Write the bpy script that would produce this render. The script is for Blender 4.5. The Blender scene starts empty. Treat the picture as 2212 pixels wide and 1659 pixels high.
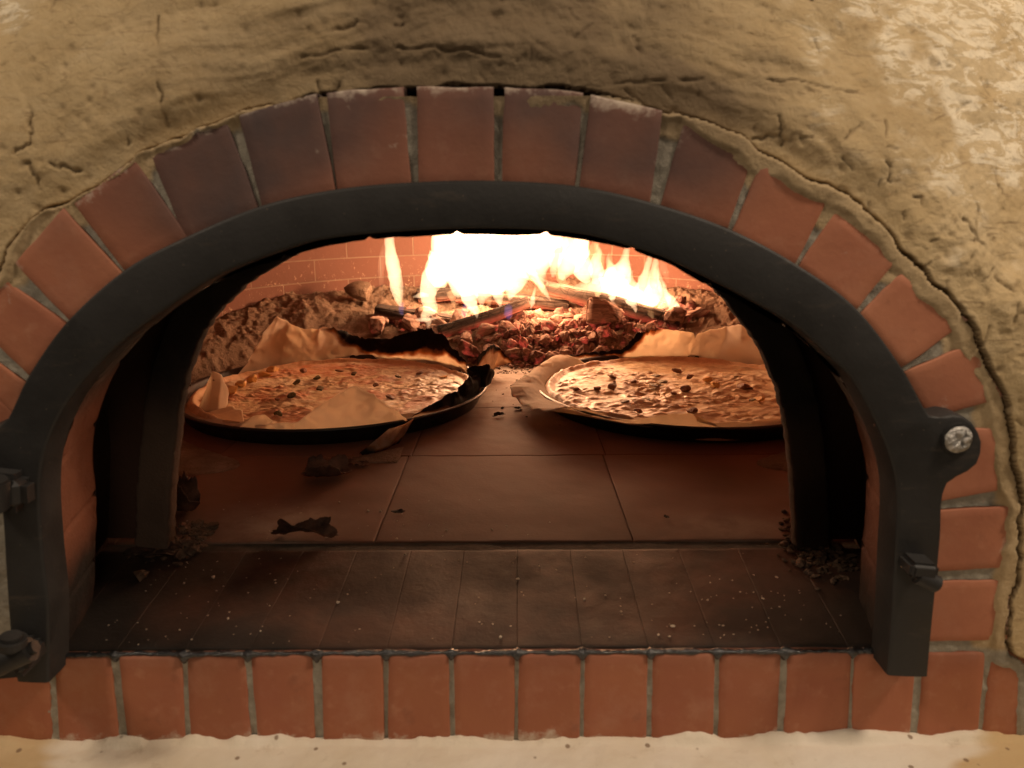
import bpy, bmesh, math, random
import numpy as np
from mathutils import Vector, Matrix, Euler

random.seed(7)
rng = np.random.default_rng(11)
SC = bpy.context.scene
COL = SC.collection

# ------------------------------------------------------------------ camera
PXF, PCX, PCY = 1603.0, 1106.0, 829.5          # the photograph measured at 2212 px width
CAM = Vector((0.0, -0.5, 0.336))
PITCH = math.radians(14.0)
ROLL = math.radians(-0.28)
cam_d = bpy.data.cameras.new('camera')
cam_o = bpy.data.objects.new('camera', cam_d)
COL.objects.link(cam_o)
cam_o.location = CAM
RM = Matrix.Rotation(math.pi/2 - PITCH, 3, 'X') @ Matrix.Rotation(ROLL, 3, 'Z')
cam_o.rotation_euler = RM.to_euler()
cam_d.sensor_width = 36
cam_d.lens = 36*PXF/2212
cam_d.clip_start = 0.01
cam_d.clip_end = 50
cam_d.dof.use_dof = True
cam_d.dof.focus_distance = 1.25
cam_d.dof.aperture_fstop = 11
SC.camera = cam_o

def P(x, y, Y=None, Z=None):
    """measured point of the photograph -> point in the place, on plane y=Y or z=Z"""
    d = RM @ Vector(((x-PCX)/PXF, -(y-PCY)/PXF, -1))
    t = (Y-CAM.y)/d.y if Y is not None else (Z-CAM.z)/d.z
    return CAM + d*t

# ------------------------------------------------------------------ world, lamps, exposure
w = bpy.data.worlds.new('World'); SC.world = w; w.use_nodes = True
w.node_tree.nodes['Background'].inputs[0].default_value = (1.0, .80, .58, 1)
w.node_tree.nodes['Background'].inputs[1].default_value = 0.045
SC.view_settings.view_transform = 'Standard'
SC.view_settings.look = 'None'
SC.view_settings.exposure = 0
SC.view_settings.gamma = 1
SC.cycles.use_denoising = True
SC.cycles.max_bounces = 6
SC.cycles.diffuse_bounces = 4
SC.cycles.sample_clamp_indirect = 2.5
SC.cycles.caustics_reflective = False
SC.cycles.caustics_refractive = False

def lamp(name, kind, loc, power, color, size=.1, target=None, spread=None):
    l = bpy.data.lights.new(name, kind); l.energy = power; l.color = color
    o = bpy.data.objects.new(name, l); COL.objects.link(o); o.location = loc
    if kind == 'AREA':
        l.shape = 'DISK'; l.size = size
        if spread: l.spread = spread
        o.rotation_euler = (Vector(target)-Vector(loc)).to_track_quat('-Z', 'Y').to_euler()
    else:
        l.shadow_soft_size = size
    return o
ROOM = (1.0, .80, .60)
lamp('room_lamp', 'AREA', (.95, -.34, 1.30), 12.5, ROOM, .22, (.30, 0, .3))
lamp('room_lamp', 'AREA', (-1.0, -.5, 1.3), 7.5, ROOM, .25, (-.3, 0, .3))
lamp('room_lamp', 'AREA', (.35, -1.5, .9), 3.5, ROOM, .5, (.1, 0, 0))
FIRE = (1.0, .48, .235)
for fx, fy, fz, pw in ((-.15, 1.20, .145, 1.8), (.0, 1.24, .19, 3.6), (.14, 1.24, .18, 3.4), (.30, 1.20, .15, 2.6), (.06, 1.16, .14, 1.8)):
    lamp('fire_lamp', 'POINT', (fx, fy, fz), pw, FIRE, .03)

# ------------------------------------------------------------------ noise
def _hash(ix, iy, iz, s):
    h = (ix.astype(np.int64)*374761393 + iy.astype(np.int64)*668265263 + iz.astype(np.int64)*2147483647 + s*1274126177) & 0xffffffff
    h = ((h ^ (h >> 13))*1274126177) & 0xffffffff
    h = ((h ^ (h >> 16))*2246822519) & 0xffffffff
    return ((h ^ (h >> 15)) & 0xffffff)/float(0xffffff)
def vn(x, y, z=None, s=0):
    x = np.asarray(x, float); y = np.asarray(y, float)
    z = np.zeros_like(x) if z is None else np.asarray(z, float)
    ix, iy, iz = np.floor(x), np.floor(y), np.floor(z)
    fx, fy, fz = x-ix, y-iy, z-iz
    fx, fy, fz = [t*t*t*(t*(t*6-15)+10) for t in (fx, fy, fz)]
    r = 0
    for a in (0, 1):
        for b in (0, 1):
            for c in (0, 1):
                wgt = (fx if a else 1-fx)*(fy if b else 1-fy)*(fz if c else 1-fz)
                r = r + wgt*_hash(ix+a, iy+b, iz+c, s)
    return r*2-1
def fbm(x, y, z=None, o=4, s=0, g=.5):
    r, a, f, t = 0, 1, 1, 0
    for i in range(o):
        r = r + a*vn(np.asarray(x)*f + i*17.3, np.asarray(y)*f - i*9.1, None if z is None else np.asarray(z)*f, s+i)
        t += a; a *= g; f *= 2.03
    return r/t*1.6
def sst(x, a, b):
    t = np.clip((x-a)/(b-a), 0, 1); return t*t*(3-2*t)
def cell(x, y, s=0):
    """distance to nearest scattered point, and its random id"""
    ix, iy = np.floor(x), np.floor(y)
    best = np.full(np.shape(x), 9.); idn = np.zeros(np.shape(x))
    for a in (-1, 0, 1):
        for b in (-1, 0, 1):
            cx = ix+a; cy = iy+b; zz = np.zeros_like(cx)
            px = cx+_hash(cx, cy, zz, s); py = cy+_hash(cx, cy, zz, s+5)
            d = np.hypot(x-px, y-py); m = d < best
            best = np.where(m, d, best); idn = np.where(m, _hash(cx, cy, zz, s+9), idn)
    return best, idn

# ------------------------------------------------------------------ object helpers
def empty(name, loc, label=None, cat=None, group=None):
    o = bpy.data.objects.new(name, None); COL.objects.link(o); o.location = loc; o.empty_display_size = .05
    tag(o, label, cat, group); return o
def tag(o, label=None, cat=None, group=None, kind=None):
    if label: o['label'] = label
    if cat: o['category'] = cat
    if group: o['group'] = group
    if kind: o['kind'] = kind
    return o
def wloc(o):
    v = Vector((0, 0, 0))
    while o is not None:
        v += o.location; o = o.parent
    return v
def link(name, me, mat, parent=None, loc=(0, 0, 0)):
    o = bpy.data.objects.new(name, me); COL.objects.link(o)
    if mat: me.materials.append(mat)
    o.location = loc
    if parent: o.parent = parent
    return o
def mesh_np(name, V, F, mat, parent=None, loc=None, smooth=True, attrs=None, uv=None):
    """V world coordinates (n,3), F (m,4) or (m,3) index array"""
    V = np.asarray(V, np.float64).reshape(-1, 3)
    F = np.asarray(F, np.int64)
    base = np.array(wloc(parent)) if parent else np.zeros(3)
    own = np.array(loc) if loc is not None else base
    me = bpy.data.meshes.new(name)
    k = F.shape[1]
    me.vertices.add(len(V)); me.vertices.foreach_set('co', (V-own).astype(np.float32).ravel())
    me.loops.add(F.size); me.loops.foreach_set('vertex_index', F.astype(np.int32).ravel())
    me.polygons.add(len(F)); me.polygons.foreach_set('loop_start', np.arange(0, F.size, k, dtype=np.int32))
    me.polygons.foreach_set('loop_total', np.full(len(F), k, np.int32))
    me.update(calc_edges=True); me.validate()
    me.polygons.foreach_set('use_smooth', np.full(len(me.polygons), smooth))
    for n, a in (attrs or {}).items():
        a = np.asarray(a, np.float32)
        if a.ndim == 1:
            at = me.attributes.new(n, 'FLOAT', 'POINT'); at.data.foreach_set('value', a)
        else:
            at = me.attributes.new(n, 'FLOAT_COLOR', 'POINT')
            if a.shape[1] == 3: a = np.hstack([a, np.ones((len(a), 1), np.float32)])
            at.data.foreach_set('color', a.ravel())
    if uv is not None:
        l = me.uv_layers.new(name='UVMap'); vi = np.empty(len(me.loops), np.int32)
        me.loops.foreach_get('vertex_index', vi)
        l.data.foreach_set('uv', np.asarray(uv, np.float32)[vi].ravel())
    return link(name, me, mat, parent, tuple(own-base))
def grid_faces(nu, nv, closed=False, flip=False):
    """nu rows, nv columns; vertex index = i*nv+j"""
    i, j = np.meshgrid(np.arange(nu-1), np.arange(nv if closed else nv-1), indexing='ij')
    j2 = (j+1) % nv
    f = np.stack([i*nv+j, i*nv+j2, (i+1)*nv+j2, (i+1)*nv+j], -1).reshape(-1, 4)
    return f[:, ::-1] if flip else f
def compact(V, F, *arrs):
    used = np.unique(F); m = np.full(len(V), -1); m[used] = np.arange(len(used))
    return (V[used], m[F]) + tuple(a[used] for a in arrs)
def bm_obj(name, bm, mat, parent=None, smooth=False, loc=None):
    base = wloc(parent) if parent else Vector((0, 0, 0))
    own = Vector(loc) if loc is not None else base
    bmesh.ops.translate(bm, verts=bm.verts, vec=-own)
    bmesh.ops.recalc_face_normals(bm, faces=bm.faces)
    me = bpy.data.meshes.new(name); bm.to_mesh(me); bm.free()
    me.polygons.foreach_set('use_smooth', [smooth]*len(me.polygons))
    return link(name, me, mat, parent, own-base)
def resample(pts, n, closed=False):
    """Catmull-Rom through points then n even samples"""
    p = np.array(pts, float); out = []
    q = np.vstack([2*p[0]-p[1], p, 2*p[-1]-p[-2]])
    for i in range(1, len(q)-2):
        t = np.linspace(0, 1, 24, endpoint=False)[:, None]
        a, b, c, d = q[i-1], q[i], q[i+1], q[i+2]
        out.append(.5*((2*b)+(-a+c)*t+(2*a-5*b+4*c-d)*t**2+(-a+3*b-3*c+d)*t**3))
    out = np.vstack(out+[p[-1:]])
    s = np.r_[0, np.cumsum(np.linalg.norm(np.diff(out, axis=0), axis=1))]
    u = np.linspace(0, s[-1], n)
    return np.stack([np.interp(u, s, out[:, k]) for k in range(out.shape[1])], 1)
def toXZ(pts, Y):
    r = []
    for x, y in pts:
        v = P(x, y, Y=Y); r.append((v.x, v.z))
    return np.array(r)
def inpoly(px, pz, poly):
    ins = np.zeros(px.shape, bool); n = len(poly); j = n-1
    for i in range(n):
        xi, zi = poly[i]; xj, zj = poly[j]
        if zi != zj:
            c = ((zi > pz) != (zj > pz)) & (px < (xj-xi)*(pz-zi)/(zj-zi)+xi)
            ins ^= c
        j = i
    return ins
def pldist(px, pz, pl):
    best = np.full(px.shape, 1e9)
    for a, b in zip(pl[:-1], pl[1:]):
        d = b-a; L = max(d@d, 1e-12)
        t = np.clip(((px-a[0])*d[0]+(pz-a[1])*d[1])/L, 0, 1)
        best = np.minimum(best, (px-a[0]-t*d[0])**2+(pz-a[1]-t*d[1])**2)
    return np.sqrt(best)

# ------------------------------------------------------------------ materials
class M:
    def __init__(s, name):
        s.m = bpy.data.materials.new(name); s.m.use_nodes = True
        s.nt = s.m.node_tree; s.N = s.nt.nodes; s.L = s.nt.links
        s.b = s.N['Principled BSDF']; s.out = s.N['Material Output']
        s.co = s.N.new('ShaderNodeTexCoord')
    def lk(s, a, b): s.L.new(a, b)
    def noise(s, scale, detail=4, rough=.55, vec=None, dist=0, stretch=None):
        n = s.N.new('ShaderNodeTexNoise'); n.inputs['Scale'].default_value = scale
        n.inputs['Detail'].default_value = detail; n.inputs['Roughness'].default_value = rough
        n.inputs['Distortion'].default_value = dist
        v = vec or s.co.outputs['Object']
        if stretch:
            mp = s.N.new('ShaderNodeMapping'); mp.inputs['Scale'].default_value = stretch
            s.lk(v, mp.inputs[0]); v = mp.outputs[0]
        s.lk(v, n.inputs['Vector']); return n.outputs['Fac']
    def vor(s, scale, feature='F1', rnd=1, vec=None, stretch=None):
        n = s.N.new('ShaderNodeTexVoronoi'); n.feature = feature; n.inputs['Scale'].default_value = scale
        n.inputs['Randomness'].default_value = rnd
        v = vec or s.co.outputs['Object']
        if stretch:
            mp = s.N.new('ShaderNodeMapping'); mp.inputs['Scale'].default_value = stretch
            s.lk(v, mp.inputs[0]); v = mp.outputs[0]
        s.lk(v, n.inputs['Vector']); return n.outputs['Distance']
    def ramp(s, fac, stops):
        n = s.N.new('ShaderNodeValToRGB'); cr = n.color_ramp
        while len(cr.elements) < len(stops): cr.elements.new(.5)
        for e, (p, c) in zip(cr.elements, stops):
            e.position = p; e.color = (c[0], c[1], c[2], 1) if hasattr(c, '__len__') else (c, c, c, 1)
        s.lk(fac, n.inputs[0]); return n.outputs[0]
    def mix(s, fac, a, b, mode='MIX'):
        n = s.N.new('ShaderNodeMix'); n.data_type = 'RGBA'; n.blend_type = mode
        for v, k in ((fac, 0), (a, 6), (b, 7)):
            if hasattr(v, 'links') or hasattr(v, 'is_output'): s.lk(v, n.inputs[k])
            elif k == 0: n.inputs[k].default_value = v
            else: n.inputs[k].default_value = (v[0], v[1], v[2], 1)
        return n.outputs[2]
    def math(s, op, a, b=0.0, c=0.0, clamp=False):
        n = s.N.new('ShaderNodeMath'); n.operation = op; n.use_clamp = clamp
        for i, v in enumerate((a, b, c)):
            if hasattr(v, 'is_output'): s.lk(v, n.inputs[i])
            else: n.inputs[i].default_value = v
        return n.outputs[0]
    def attr(s, name, out='Fac'):
        n = s.N.new('ShaderNodeAttribute'); n.attribute_name = name; return n.outputs[out]
    def sep(s, v, k):
        n = s.N.new('ShaderNodeSeparateXYZ'); s.lk(v, n.inputs[0]); return n.outputs[k]
    def bump(s, h, strength=.5, dist=.002, prev=None):
        n = s.N.new('ShaderNodeBump'); n.inputs['Strength'].default_value = strength; n.inputs['Distance'].default_value = dist
        s.lk(h, n.inputs['Height'])
        if prev: s.lk(prev, n.inputs['Normal'])
        s.lk(n.outputs[0], s.b.inputs['Normal']); return n.outputs[0]
    def set(s, col=None, rough=None, metal=None, spec=None, **kw):
        for v, k in ((col, 'Base Color'), (rough, 'Roughness'), (metal, 'Metallic'), (spec, 'Specular IOR Level')):
            if v is None: continue
            if hasattr(v, 'is_output'): s.lk(v, s.b.inputs[k])
            elif k == 'Base Color': s.b.inputs[k].default_value = (v[0], v[1], v[2], 1)
            else: s.b.inputs[k].default_value = v
        return s.m
    def glow(s, col, fac):
        s.b.inputs['Emission Color'].default_value = (*col, 1)
        if hasattr(fac, 'is_output'): s.lk(fac, s.b.inputs['Emission Strength'])
        else: s.b.inputs['Emission Strength'].default_value = fac

def mat_brick(name, soot_amt=0.0):
    m = M(name)
    rnd = m.attr('tone')
    c = m.ramp(rnd, [(0, (.31, .112, .056)), (.5, (.40, .15, .076)), (1, (.50, .205, .115))])
    n1 = m.noise(14, 5, .6)
    c = m.mix(m.ramp(n1, [(.35, 0.), (.75, .75)]), c, (.34, .115, .07))
    n2 = m.noise(60, 4, .6)
    c = m.mix(m.ramp(n2, [(.58, 0.), (.8, .35)]), c, (.60, .32, .2))
    n4 = m.noise(22, 6, .7)
    c = m.mix(m.ramp(n4, [(.5, 0.), (.78, .4)]), c, (.50, .27, .18))
    c = m.mix(m.ramp(m.noise(33, 5, .7), [(.6, 0.), (.75, .4)]), c, (.16, .07, .048))
    # sooty stains plus shade painted in towards the top centre, stored per brick
    so = m.attr('soot_shade')
    c = m.mix(m.math('MULTIPLY', so, m.ramp(m.noise(9, 4, .6), [(.25, .55), (.7, 1.)])), c, (.085, .06, .058))
    # limy bloom
    li = m.attr('lime_light')
    lf = m.ramp(m.math('ADD', li, m.math('MULTIPLY', m.math('SUBTRACT', m.noise(55, 6, .7), .5), 1.6)), [(.62, 0.), (.95, .8)])
    c = m.mix(lf, c, (.62, .52, .42))
    hb = m.math('ADD', m.noise(160, 5, .65), m.math('MULTIPLY', n2, .6))
    m.bump(hb, .28, .001)
    return m.set(c, m.ramp(n1, [(.3, .62), (.7, .85)]), spec=.3)
BRICK = mat_brick('glazed red brick')

def mat_plaster():
    m = M('straw clay plaster')
    n1 = m.noise(7, 5, .6); n2 = m.noise(45, 6, .65)
    c = m.ramp(n1, [(.3, (.42, .305, .16)), (.55, (.52, .385, .21)), (.8, (.61, .475, .285))])
    c = m.mix(m.ramp(n2, [(.4, 0.), (.7, .45)]), c, (.60, .47, .28))
    fib = m.noise(30, 4, .6, stretch=(1, 1, 5), dist=1.6)
    c = m.mix(m.ramp(fib, [(.60, 0.), (.70, .65)]), c, (.22, .145, .07))
    st = m.noise(26, 6, .72, stretch=(1, 1, 3.2), dist=.8)
    bright = m.math('MULTIPLY', m.ramp(st, [(.49, 0.), (.53, 1.)]), m.ramp(m.attr('lime_light'), [(0, .05), (.6, .95)]))  # limy streaks, with raking light painted into the upper corners
    c = m.mix(bright, c, (.80, .70, .53))
    c = m.mix(m.ramp(m.noise(85, 5, .7), [(.60, 0.), (.70, .55)]), c, (.24, .16, .08))
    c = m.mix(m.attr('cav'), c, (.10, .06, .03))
    c = m.mix(m.attr('soot_shade'), c, (.115, .08, .052))  # sooty stain and shade over the arch, both put into the colour
    c = m.mix(m.ramp(m.attr('lime_light'), [(0, 0.), (1, .35)]), c, (.72, .62, .44))  # raking room light painted in as paler plaster at the top corners
    h = m.math('ADD', m.noise(230, 6, .7), m.math('MULTIPLY', m.noise(90, 4, .6, dist=.6), 1.2))
    m.bump(h, .6, .0024)
    return m.set(c, .92, spec=.15)
PLASTER = mat_plaster()
def mat_mortar():
    m = M('grey and tan mortar')
    n = m.noise(90, 5, .7)
    g = m.ramp(n, [(.3, (.26, .235, .19)), (.6, (.38, .345, .28)), (.8, (.52, .47, .38))])
    t = m.ramp(n, [(.3, (.40, .29, .16)), (.7, (.55, .415, .25))])
    c = m.mix(m.attr('tan'), g, t)
    c = m.mix(m.attr('soot_shade'), c, (.085, .065, .05))  # sooty stain and shade of the crown mixed into the colour
    m.bump(m.noise(300, 5, .7), .6, .002)
    return m.set(c, .93, spec=.1)
MORTAR = mat_mortar()
def mat_iron(name, c0=(.021, .020, .0195), rough=.55):
    m = M(name)
    n = m.noise(25, 5, .6); n2 = m.noise(300, 3, .6)
    c = m.mix(m.ramp(n, [(.4, 0.), (.8, .5)]), c0, tuple(v*1.7 for v in c0))
    sp = m.vor(130); c = m.mix(m.ramp(sp, [(.03, .5), (.06, 0.)]), c, (.25, .19, .13))
    ws = m.noise(14, 6, .75, stretch=(1, 1, 4)); c = m.mix(m.ramp(ws, [(.58, 0.), (.70, .35)]), c, (.10, .075, .055))
    m.bump(m.math('ADD', n2, ws), .25, .0008)
    return m.set(c, m.ramp(n, [(.3, rough-.12), (.7, rough+.15)]), spec=.4)
IRON = mat_iron('black stove paint')
PANM = mat_iron('dark pan steel', (.018, .015, .013), .36)
def mat_soot(name, c0, c1, brickuv=False, blk=(.012, .010, .009), lo=.0, hi=1.):
    m = M(name)
    n = m.noise(18, 6, .65); n2 = m.noise(110, 4, .6)
    c = m.mix(n, c0, c1)
    c = m.mix(m.ramp(m.math('ADD', m.attr('soot_shade'), m.math('MULTIPLY', m.math('SUBTRACT', n, .5), .8)), [(lo, 0.), (hi, 1.)]), c, blk)
    m.bump(m.math('ADD', n2, m.noise(400, 3, .6)), .5, .0015)
    return m.set(c, .85, spec=.2)
SOOTY = mat_soot('sooty brick', (.20, .07, .038), (.28, .10, .052))
RING = mat_soot('heat darkened firebrick', (.10, .064, .046), (.15, .098, .07), blk=(.024, .018, .015))
FLUE = mat_soot('black sooty flue', (.07, .036, .024), (.11, .055, .036), blk=(.022, .015, .012))
def mat_thresh():
    m = M('sooty hearth brick')
    c = m.ramp(m.attr('tone'), [(0, (.080, .032, .019)), (1, (.125, .050, .029))])
    n = m.noise(11, 6, .62); c = m.mix(m.ramp(n, [(.36, 0.), (.62, .85)]), c, (.034, .023, .017))
    n3 = m.noise(26, 5, .6); c = m.mix(m.ramp(n3, [(.6, 0.), (.78, .4)]), c, (.17, .12, .085))
    c = m.mix(m.attr('soot_shade'), c, (.016, .012, .0095))
    m.bump(m.math('ADD', m.noise(180, 5, .7), m.math('MULTIPLY', n3, .8)), .4, .0012)
    return m.set(c, m.ramp(n, [(.3, .5), (.7, .75)]), spec=.3)
THRESH = mat_thresh()
def mat_hearth():
    m = M('ash dusted terracotta tile')
    c = m.ramp(m.attr('tone'), [(0, (.16, .067, .040)), (1, (.205, .086, .050))])
    n = m.noise(5, 6, .6); n2 = m.noise(38, 6, .7)
    c = m.mix(m.ramp(n, [(.4, 0.), (.7, .6)]), c, (.11, .062, .043))
    c = m.mix(m.ramp(n2, [(.58, 0.), (.8, .10)]), c, (.22, .13, .088))
    c = m.mix(m.math('MULTIPLY', m.attr('soot_shade'), .6), c, (.075, .042, .028))
    c = m.mix(m.math('MULTIPLY', m.attr('lime_light'), m.ramp(n2, [(.3, .4), (.6, 1.)])), c, (.42, .34, .27))
    sp = m.ramp(m.noise(75, 5, .75), [(.70, 0.), (.76, .7)]); c = m.mix(sp, c, (.07, .04, .03))
    m.bump(m.noise(200, 4, .6), .25, .001)
    return m.set(c, .72, spec=.2)
HEARTH = mat_hearth()
def mat_dome():
    m = M('baked dome brick')
    bt = m.N.new('ShaderNodeTexBrick'); uvn = m.N.new('ShaderNodeUVMap')
    m.lk(uvn.outputs[0], bt.inputs['Vector'])
    bt.inputs['Scale'].default_value = 1; bt.inputs['Brick Width'].default_value = .175
    bt.inputs['Row Height'].default_value = .052; bt.inputs['Mortar Size'].default_value = .0020
    bt.inputs['Mortar Smooth'].default_value = .3
    bt.inputs['Color1'].default_value = (.155, .075, .055, 1); bt.inputs['Color2'].default_value = (.20, .096, .070, 1)
    bt.inputs['Mortar'].default_value = (.24, .165, .12, 1)
    n = m.noise(12, 5, .6)
    c = m.mix(m.ramp(n, [(.4, 0.), (.75, .5)]), bt.outputs['Color'], (.17, .09, .068))
    ash = m.ramp(m.noise(70, 6, .75), [(.58, 0.), (.66, 1.)])
    zz = m.sep(m.co.outputs['Object'], 2)
    low = m.ramp(zz, [(.17, .85), (.30, .0)])
    c = m.mix(m.math('MULTIPLY', ash, low), c, (.55, .40, .28))
    m.bump(m.math('ADD', m.math('MULTIPLY', bt.outputs['Fac'], -.6), m.math('MULTIPLY', m.noise(90, 4, .6), .35)), .6, .004)
    return m.set(c, .9, spec=.15)
DOME = mat_dome()
def mat_ash():
    m = M('wood ash')
    n = m.noise(22, 6, .7); n2 = m.noise(140, 5, .7)
    c = m.ramp(n, [(.3, (.17, .115, .08)), (.55, (.27, .19, .135)), (.8, (.40, .30, .22))])
    c = m.mix(m.ramp(n2, [(.55, 0.), (.72, .65)]), c, (.15, .10, .075))
    m.bump(m.math('ADD', n2, m.noise(300, 4, .7)), 1.0, .004)
    return m.set(c, .95, spec=.05)
ASH = mat_ash()
def mat_coal(name, c0, c1, emis, thr=.56, woody=False):
    m = M(name)
    obj_v = m.co.outputs['Object']
    n = m.noise(55, 6, .7); gr = m.noise(60, 4, .6, stretch=(.18, 2.2, 2.2), dist=.4)
    c = m.mix(n, c0, c1)
    c = m.mix(m.ramp(gr, [(.45, .0), (.6, .75)]), c, (.10, .05, .04))
    g = m.ramp(m.noise(38, 4, .6), [(thr, 0.), (thr+.14, 1.)])
    m.glow((1, .10, .06), m.math('MULTIPLY', g, emis))
    m.bump(m.math('ADD', gr, m.math('MULTIPLY', n, .7)), .8, .004)
    return m.set(c, .9, spec=.1)
COAL = mat_coal('ash dusted ember', (.32, .20, .155), (.50, .35, .28), .13)
COALR = mat_coal('glowing ember', (.34, .17, .14), (.48, .28, .23), .34, .46)
COALD = mat_coal('dark ember', (.16, .085, .07), (.34, .21, .17), .3)
def mat_log():
    m = M('charring firewood')
    gr = m.noise(40, 5, .65, stretch=(.12, 2.4, 2.4), dist=.5); n = m.noise(20, 4, .6)
    cr = m.vor(46, 'DISTANCE_TO_EDGE', 1, stretch=(1, .7, .7))
    c = m.ramp(gr, [(.35, (.022, .017, .015)), (.54, (.075, .055, .044)), (.74, (.20, .15, .115))])
    c = m.mix(m.ramp(cr, [(.01, .8), (.05, 0.)]), c, (.03, .022, .018))
    up = m.attr('under')
    c = m.mix(m.math('MULTIPLY', up, .8), c, (.34, .17, .12))
    m.glow((1, .10, .06), m.math('MULTIPLY', m.math('MULTIPLY', up, m.ramp(n, [(.42, 0.), (.62, 1.)])), .35))
    m.bump(m.math('ADD', gr, m.ramp(cr, [(0, -1.), (.08, 0.)])), .9, .004)
    return m.set(c, .85, spec=.2)
LOG = mat_log()
def mat_paper():
    m = M('baking paper')
    mp = m.N.new('ShaderNodeUVMap')
    wv = m.N.new('ShaderNodeTexWave'); wv.inputs['Scale'].default_value = 62; wv.inputs['Distortion'].default_value = .6
    m.lk(mp.outputs[0], wv.inputs[0])
    wv2 = m.N.new('ShaderNodeTexWave'); wv2.bands_direction = 'Y'; wv2.inputs['Scale'].default_value = 45; wv2.inputs['Distortion'].default_value = .6
    m.lk(mp.outputs[0], wv2.inputs[0])
    n = m.noise(20, 5, .6); nf = m.noise(120, 5, .7)
    c = m.mix(n, (.82, .71, .56), (.90, .81, .68))
    ch = m.math('ADD', m.attr('char'), m.math('MULTIPLY', m.math('SUBTRACT', m.noise(45, 5, .65), .5), .35))
    c = m.mix(m.ramp(ch, [(.12, 0.), (.36, 1.)]), c, (.40, .20, .09))
    c = m.mix(m.ramp(ch, [(.38, 0.), (.62, 1.)]), c, (.022, .014, .011))
    sp = m.ramp(m.noise(48, 3, .6), [(.72, 0.), (.75, 1.)]); c = m.mix(m.math('MULTIPLY', sp, .85), c, (.07, .03, .02))
    m.bump(m.math('ADD', m.math('MULTIPLY', wv.outputs['Fac'], wv2.outputs['Fac']), m.math('MULTIPLY', nf, .6)), .16, .0012)
    m.set(c, .62, spec=.35)
    # thin sheet: firelight soaks through where it is not charred
    tr = m.N.new('ShaderNodeBsdfTranslucent'); m.lk(c, tr.inputs[0])
    mx = m.N.new('ShaderNodeMixShader'); mx.inputs[0].default_value = .66
    m.lk(m.b.outputs[0], mx.inputs[1]); m.lk(tr.outputs[0], mx.inputs[2]); m.lk(mx.outputs[0], m.out.inputs[0])
    return m.m
PAPER = mat_paper()
def mat_pizza():
    m = M('melted cheese')
    c = m.attr('col', 'Color')
    n = m.noise(80, 6, .7); n2 = m.noise(30, 5, .6)
    c = m.mix(m.ramp(n, [(.52, 0.), (.68, .6)]), c, (.42, .20, .09))
    c = m.mix(m.ramp(m.noise(48, 5, .7), [(.58, 0.), (.70, .6)]), c, (.30, .13, .06))
    c = m.mix(m.ramp(n2, [(.5, 0.), (.7, .35)]), c, (.86, .68, .42))
    m.bump(m.math('ADD', m.noise(170, 5, .65), m.math('MULTIPLY', m.vor(90), .7)), .4, .0028)
    m.set(c, m.ramp(n2, [(.35, .30), (.65, .6)]), spec=.5)
    m.b.inputs['Subsurface Weight'].default_value = 0
    return m.m
PIZZA = mat_pizza()
def mat_simple(name, c0, c1, rough=.8, scale=60, bs=.5, metal=0, spec=.3):
    m = M(name); n = m.noise(scale, 5, .65)
    m.bump(m.noise(scale*3, 4, .6), bs, .0015)
    return m.set(m.mix(m.ramp(n, [(.35, 0.), (.65, 1.)]), c0, c1), rough, metal, spec)
CRUST = mat_simple('pale baked dough', (.66, .42, .24), (.76, .54, .34), .75, 30, .4)
BASIL = mat_simple('cooked olive green', (.09, .075, .03), (.22, .18, .07), .5, 220, 1.0)
HAM = mat_simple('browned meat', (.16, .07, .04), (.36, .18, .10), .55, 220, 1.0)
GOLD = mat_simple('golden cheese lump', (.72, .40, .12), (.80, .52, .22), .4)
BEAD = mat_simple('tarry black sealant', (.010, .010, .011), (.02, .02, .022), .13, 110, 1.0, 0, .9)
SCREW = mat_simple('chipped zinc screw', (.35, .34, .32), (.75, .73, .70), .32, 260, .9, 1.0)
CHARP = mat_simple('burnt paper scrap', (.035, .018, .012), (.16, .075, .045), .7, 40, .6)
LIME = None
def mat_ledge():
    m = M('limewashed ledge')
    n = m.noise(6, 5, .6); n2 = m.noise(60, 5, .7)
    c = m.ramp(n, [(.35, (.66, .57, .43)), (.6, (.76, .69, .58)), (.8, (.80, .75, .66))])
    c = m.mix(m.ramp(n2, [(.6, 0.), (.8, .5)]), c, (.38, .29, .19))
    c = m.mix(m.attr('tan'), c, (.50, .33, .13))
    c = m.mix(m.ramp(m.vor(55), [(.09, .8), (.13, 0.)]), c, (.2, .13, .08))
    m.bump(m.math('ADD', m.noise(220, 5, .7), n2), .4, .0016)
    return m.set(c, .9, spec=.1)
LEDGE = mat_ledge()
FLECK = mat_simple('ash fleck', (.45, .34, .24), (.68, .56, .42), .9)
FLECKD = mat_simple('char crumb', (.02, .014, .011), (.06, .035, .025), .8)
DIRT = mat_simple('burnt debris', (.03, .02, .015), (.20, .12, .075), .9, 70, 1)

# ------------------------------------------------------------------ the oven
OVEN = empty('pizza_oven', (0, 0, -.075), 'wood fired oven with red brick arch, cracked clay plaster and black iron mouth frame', 'oven')

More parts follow.
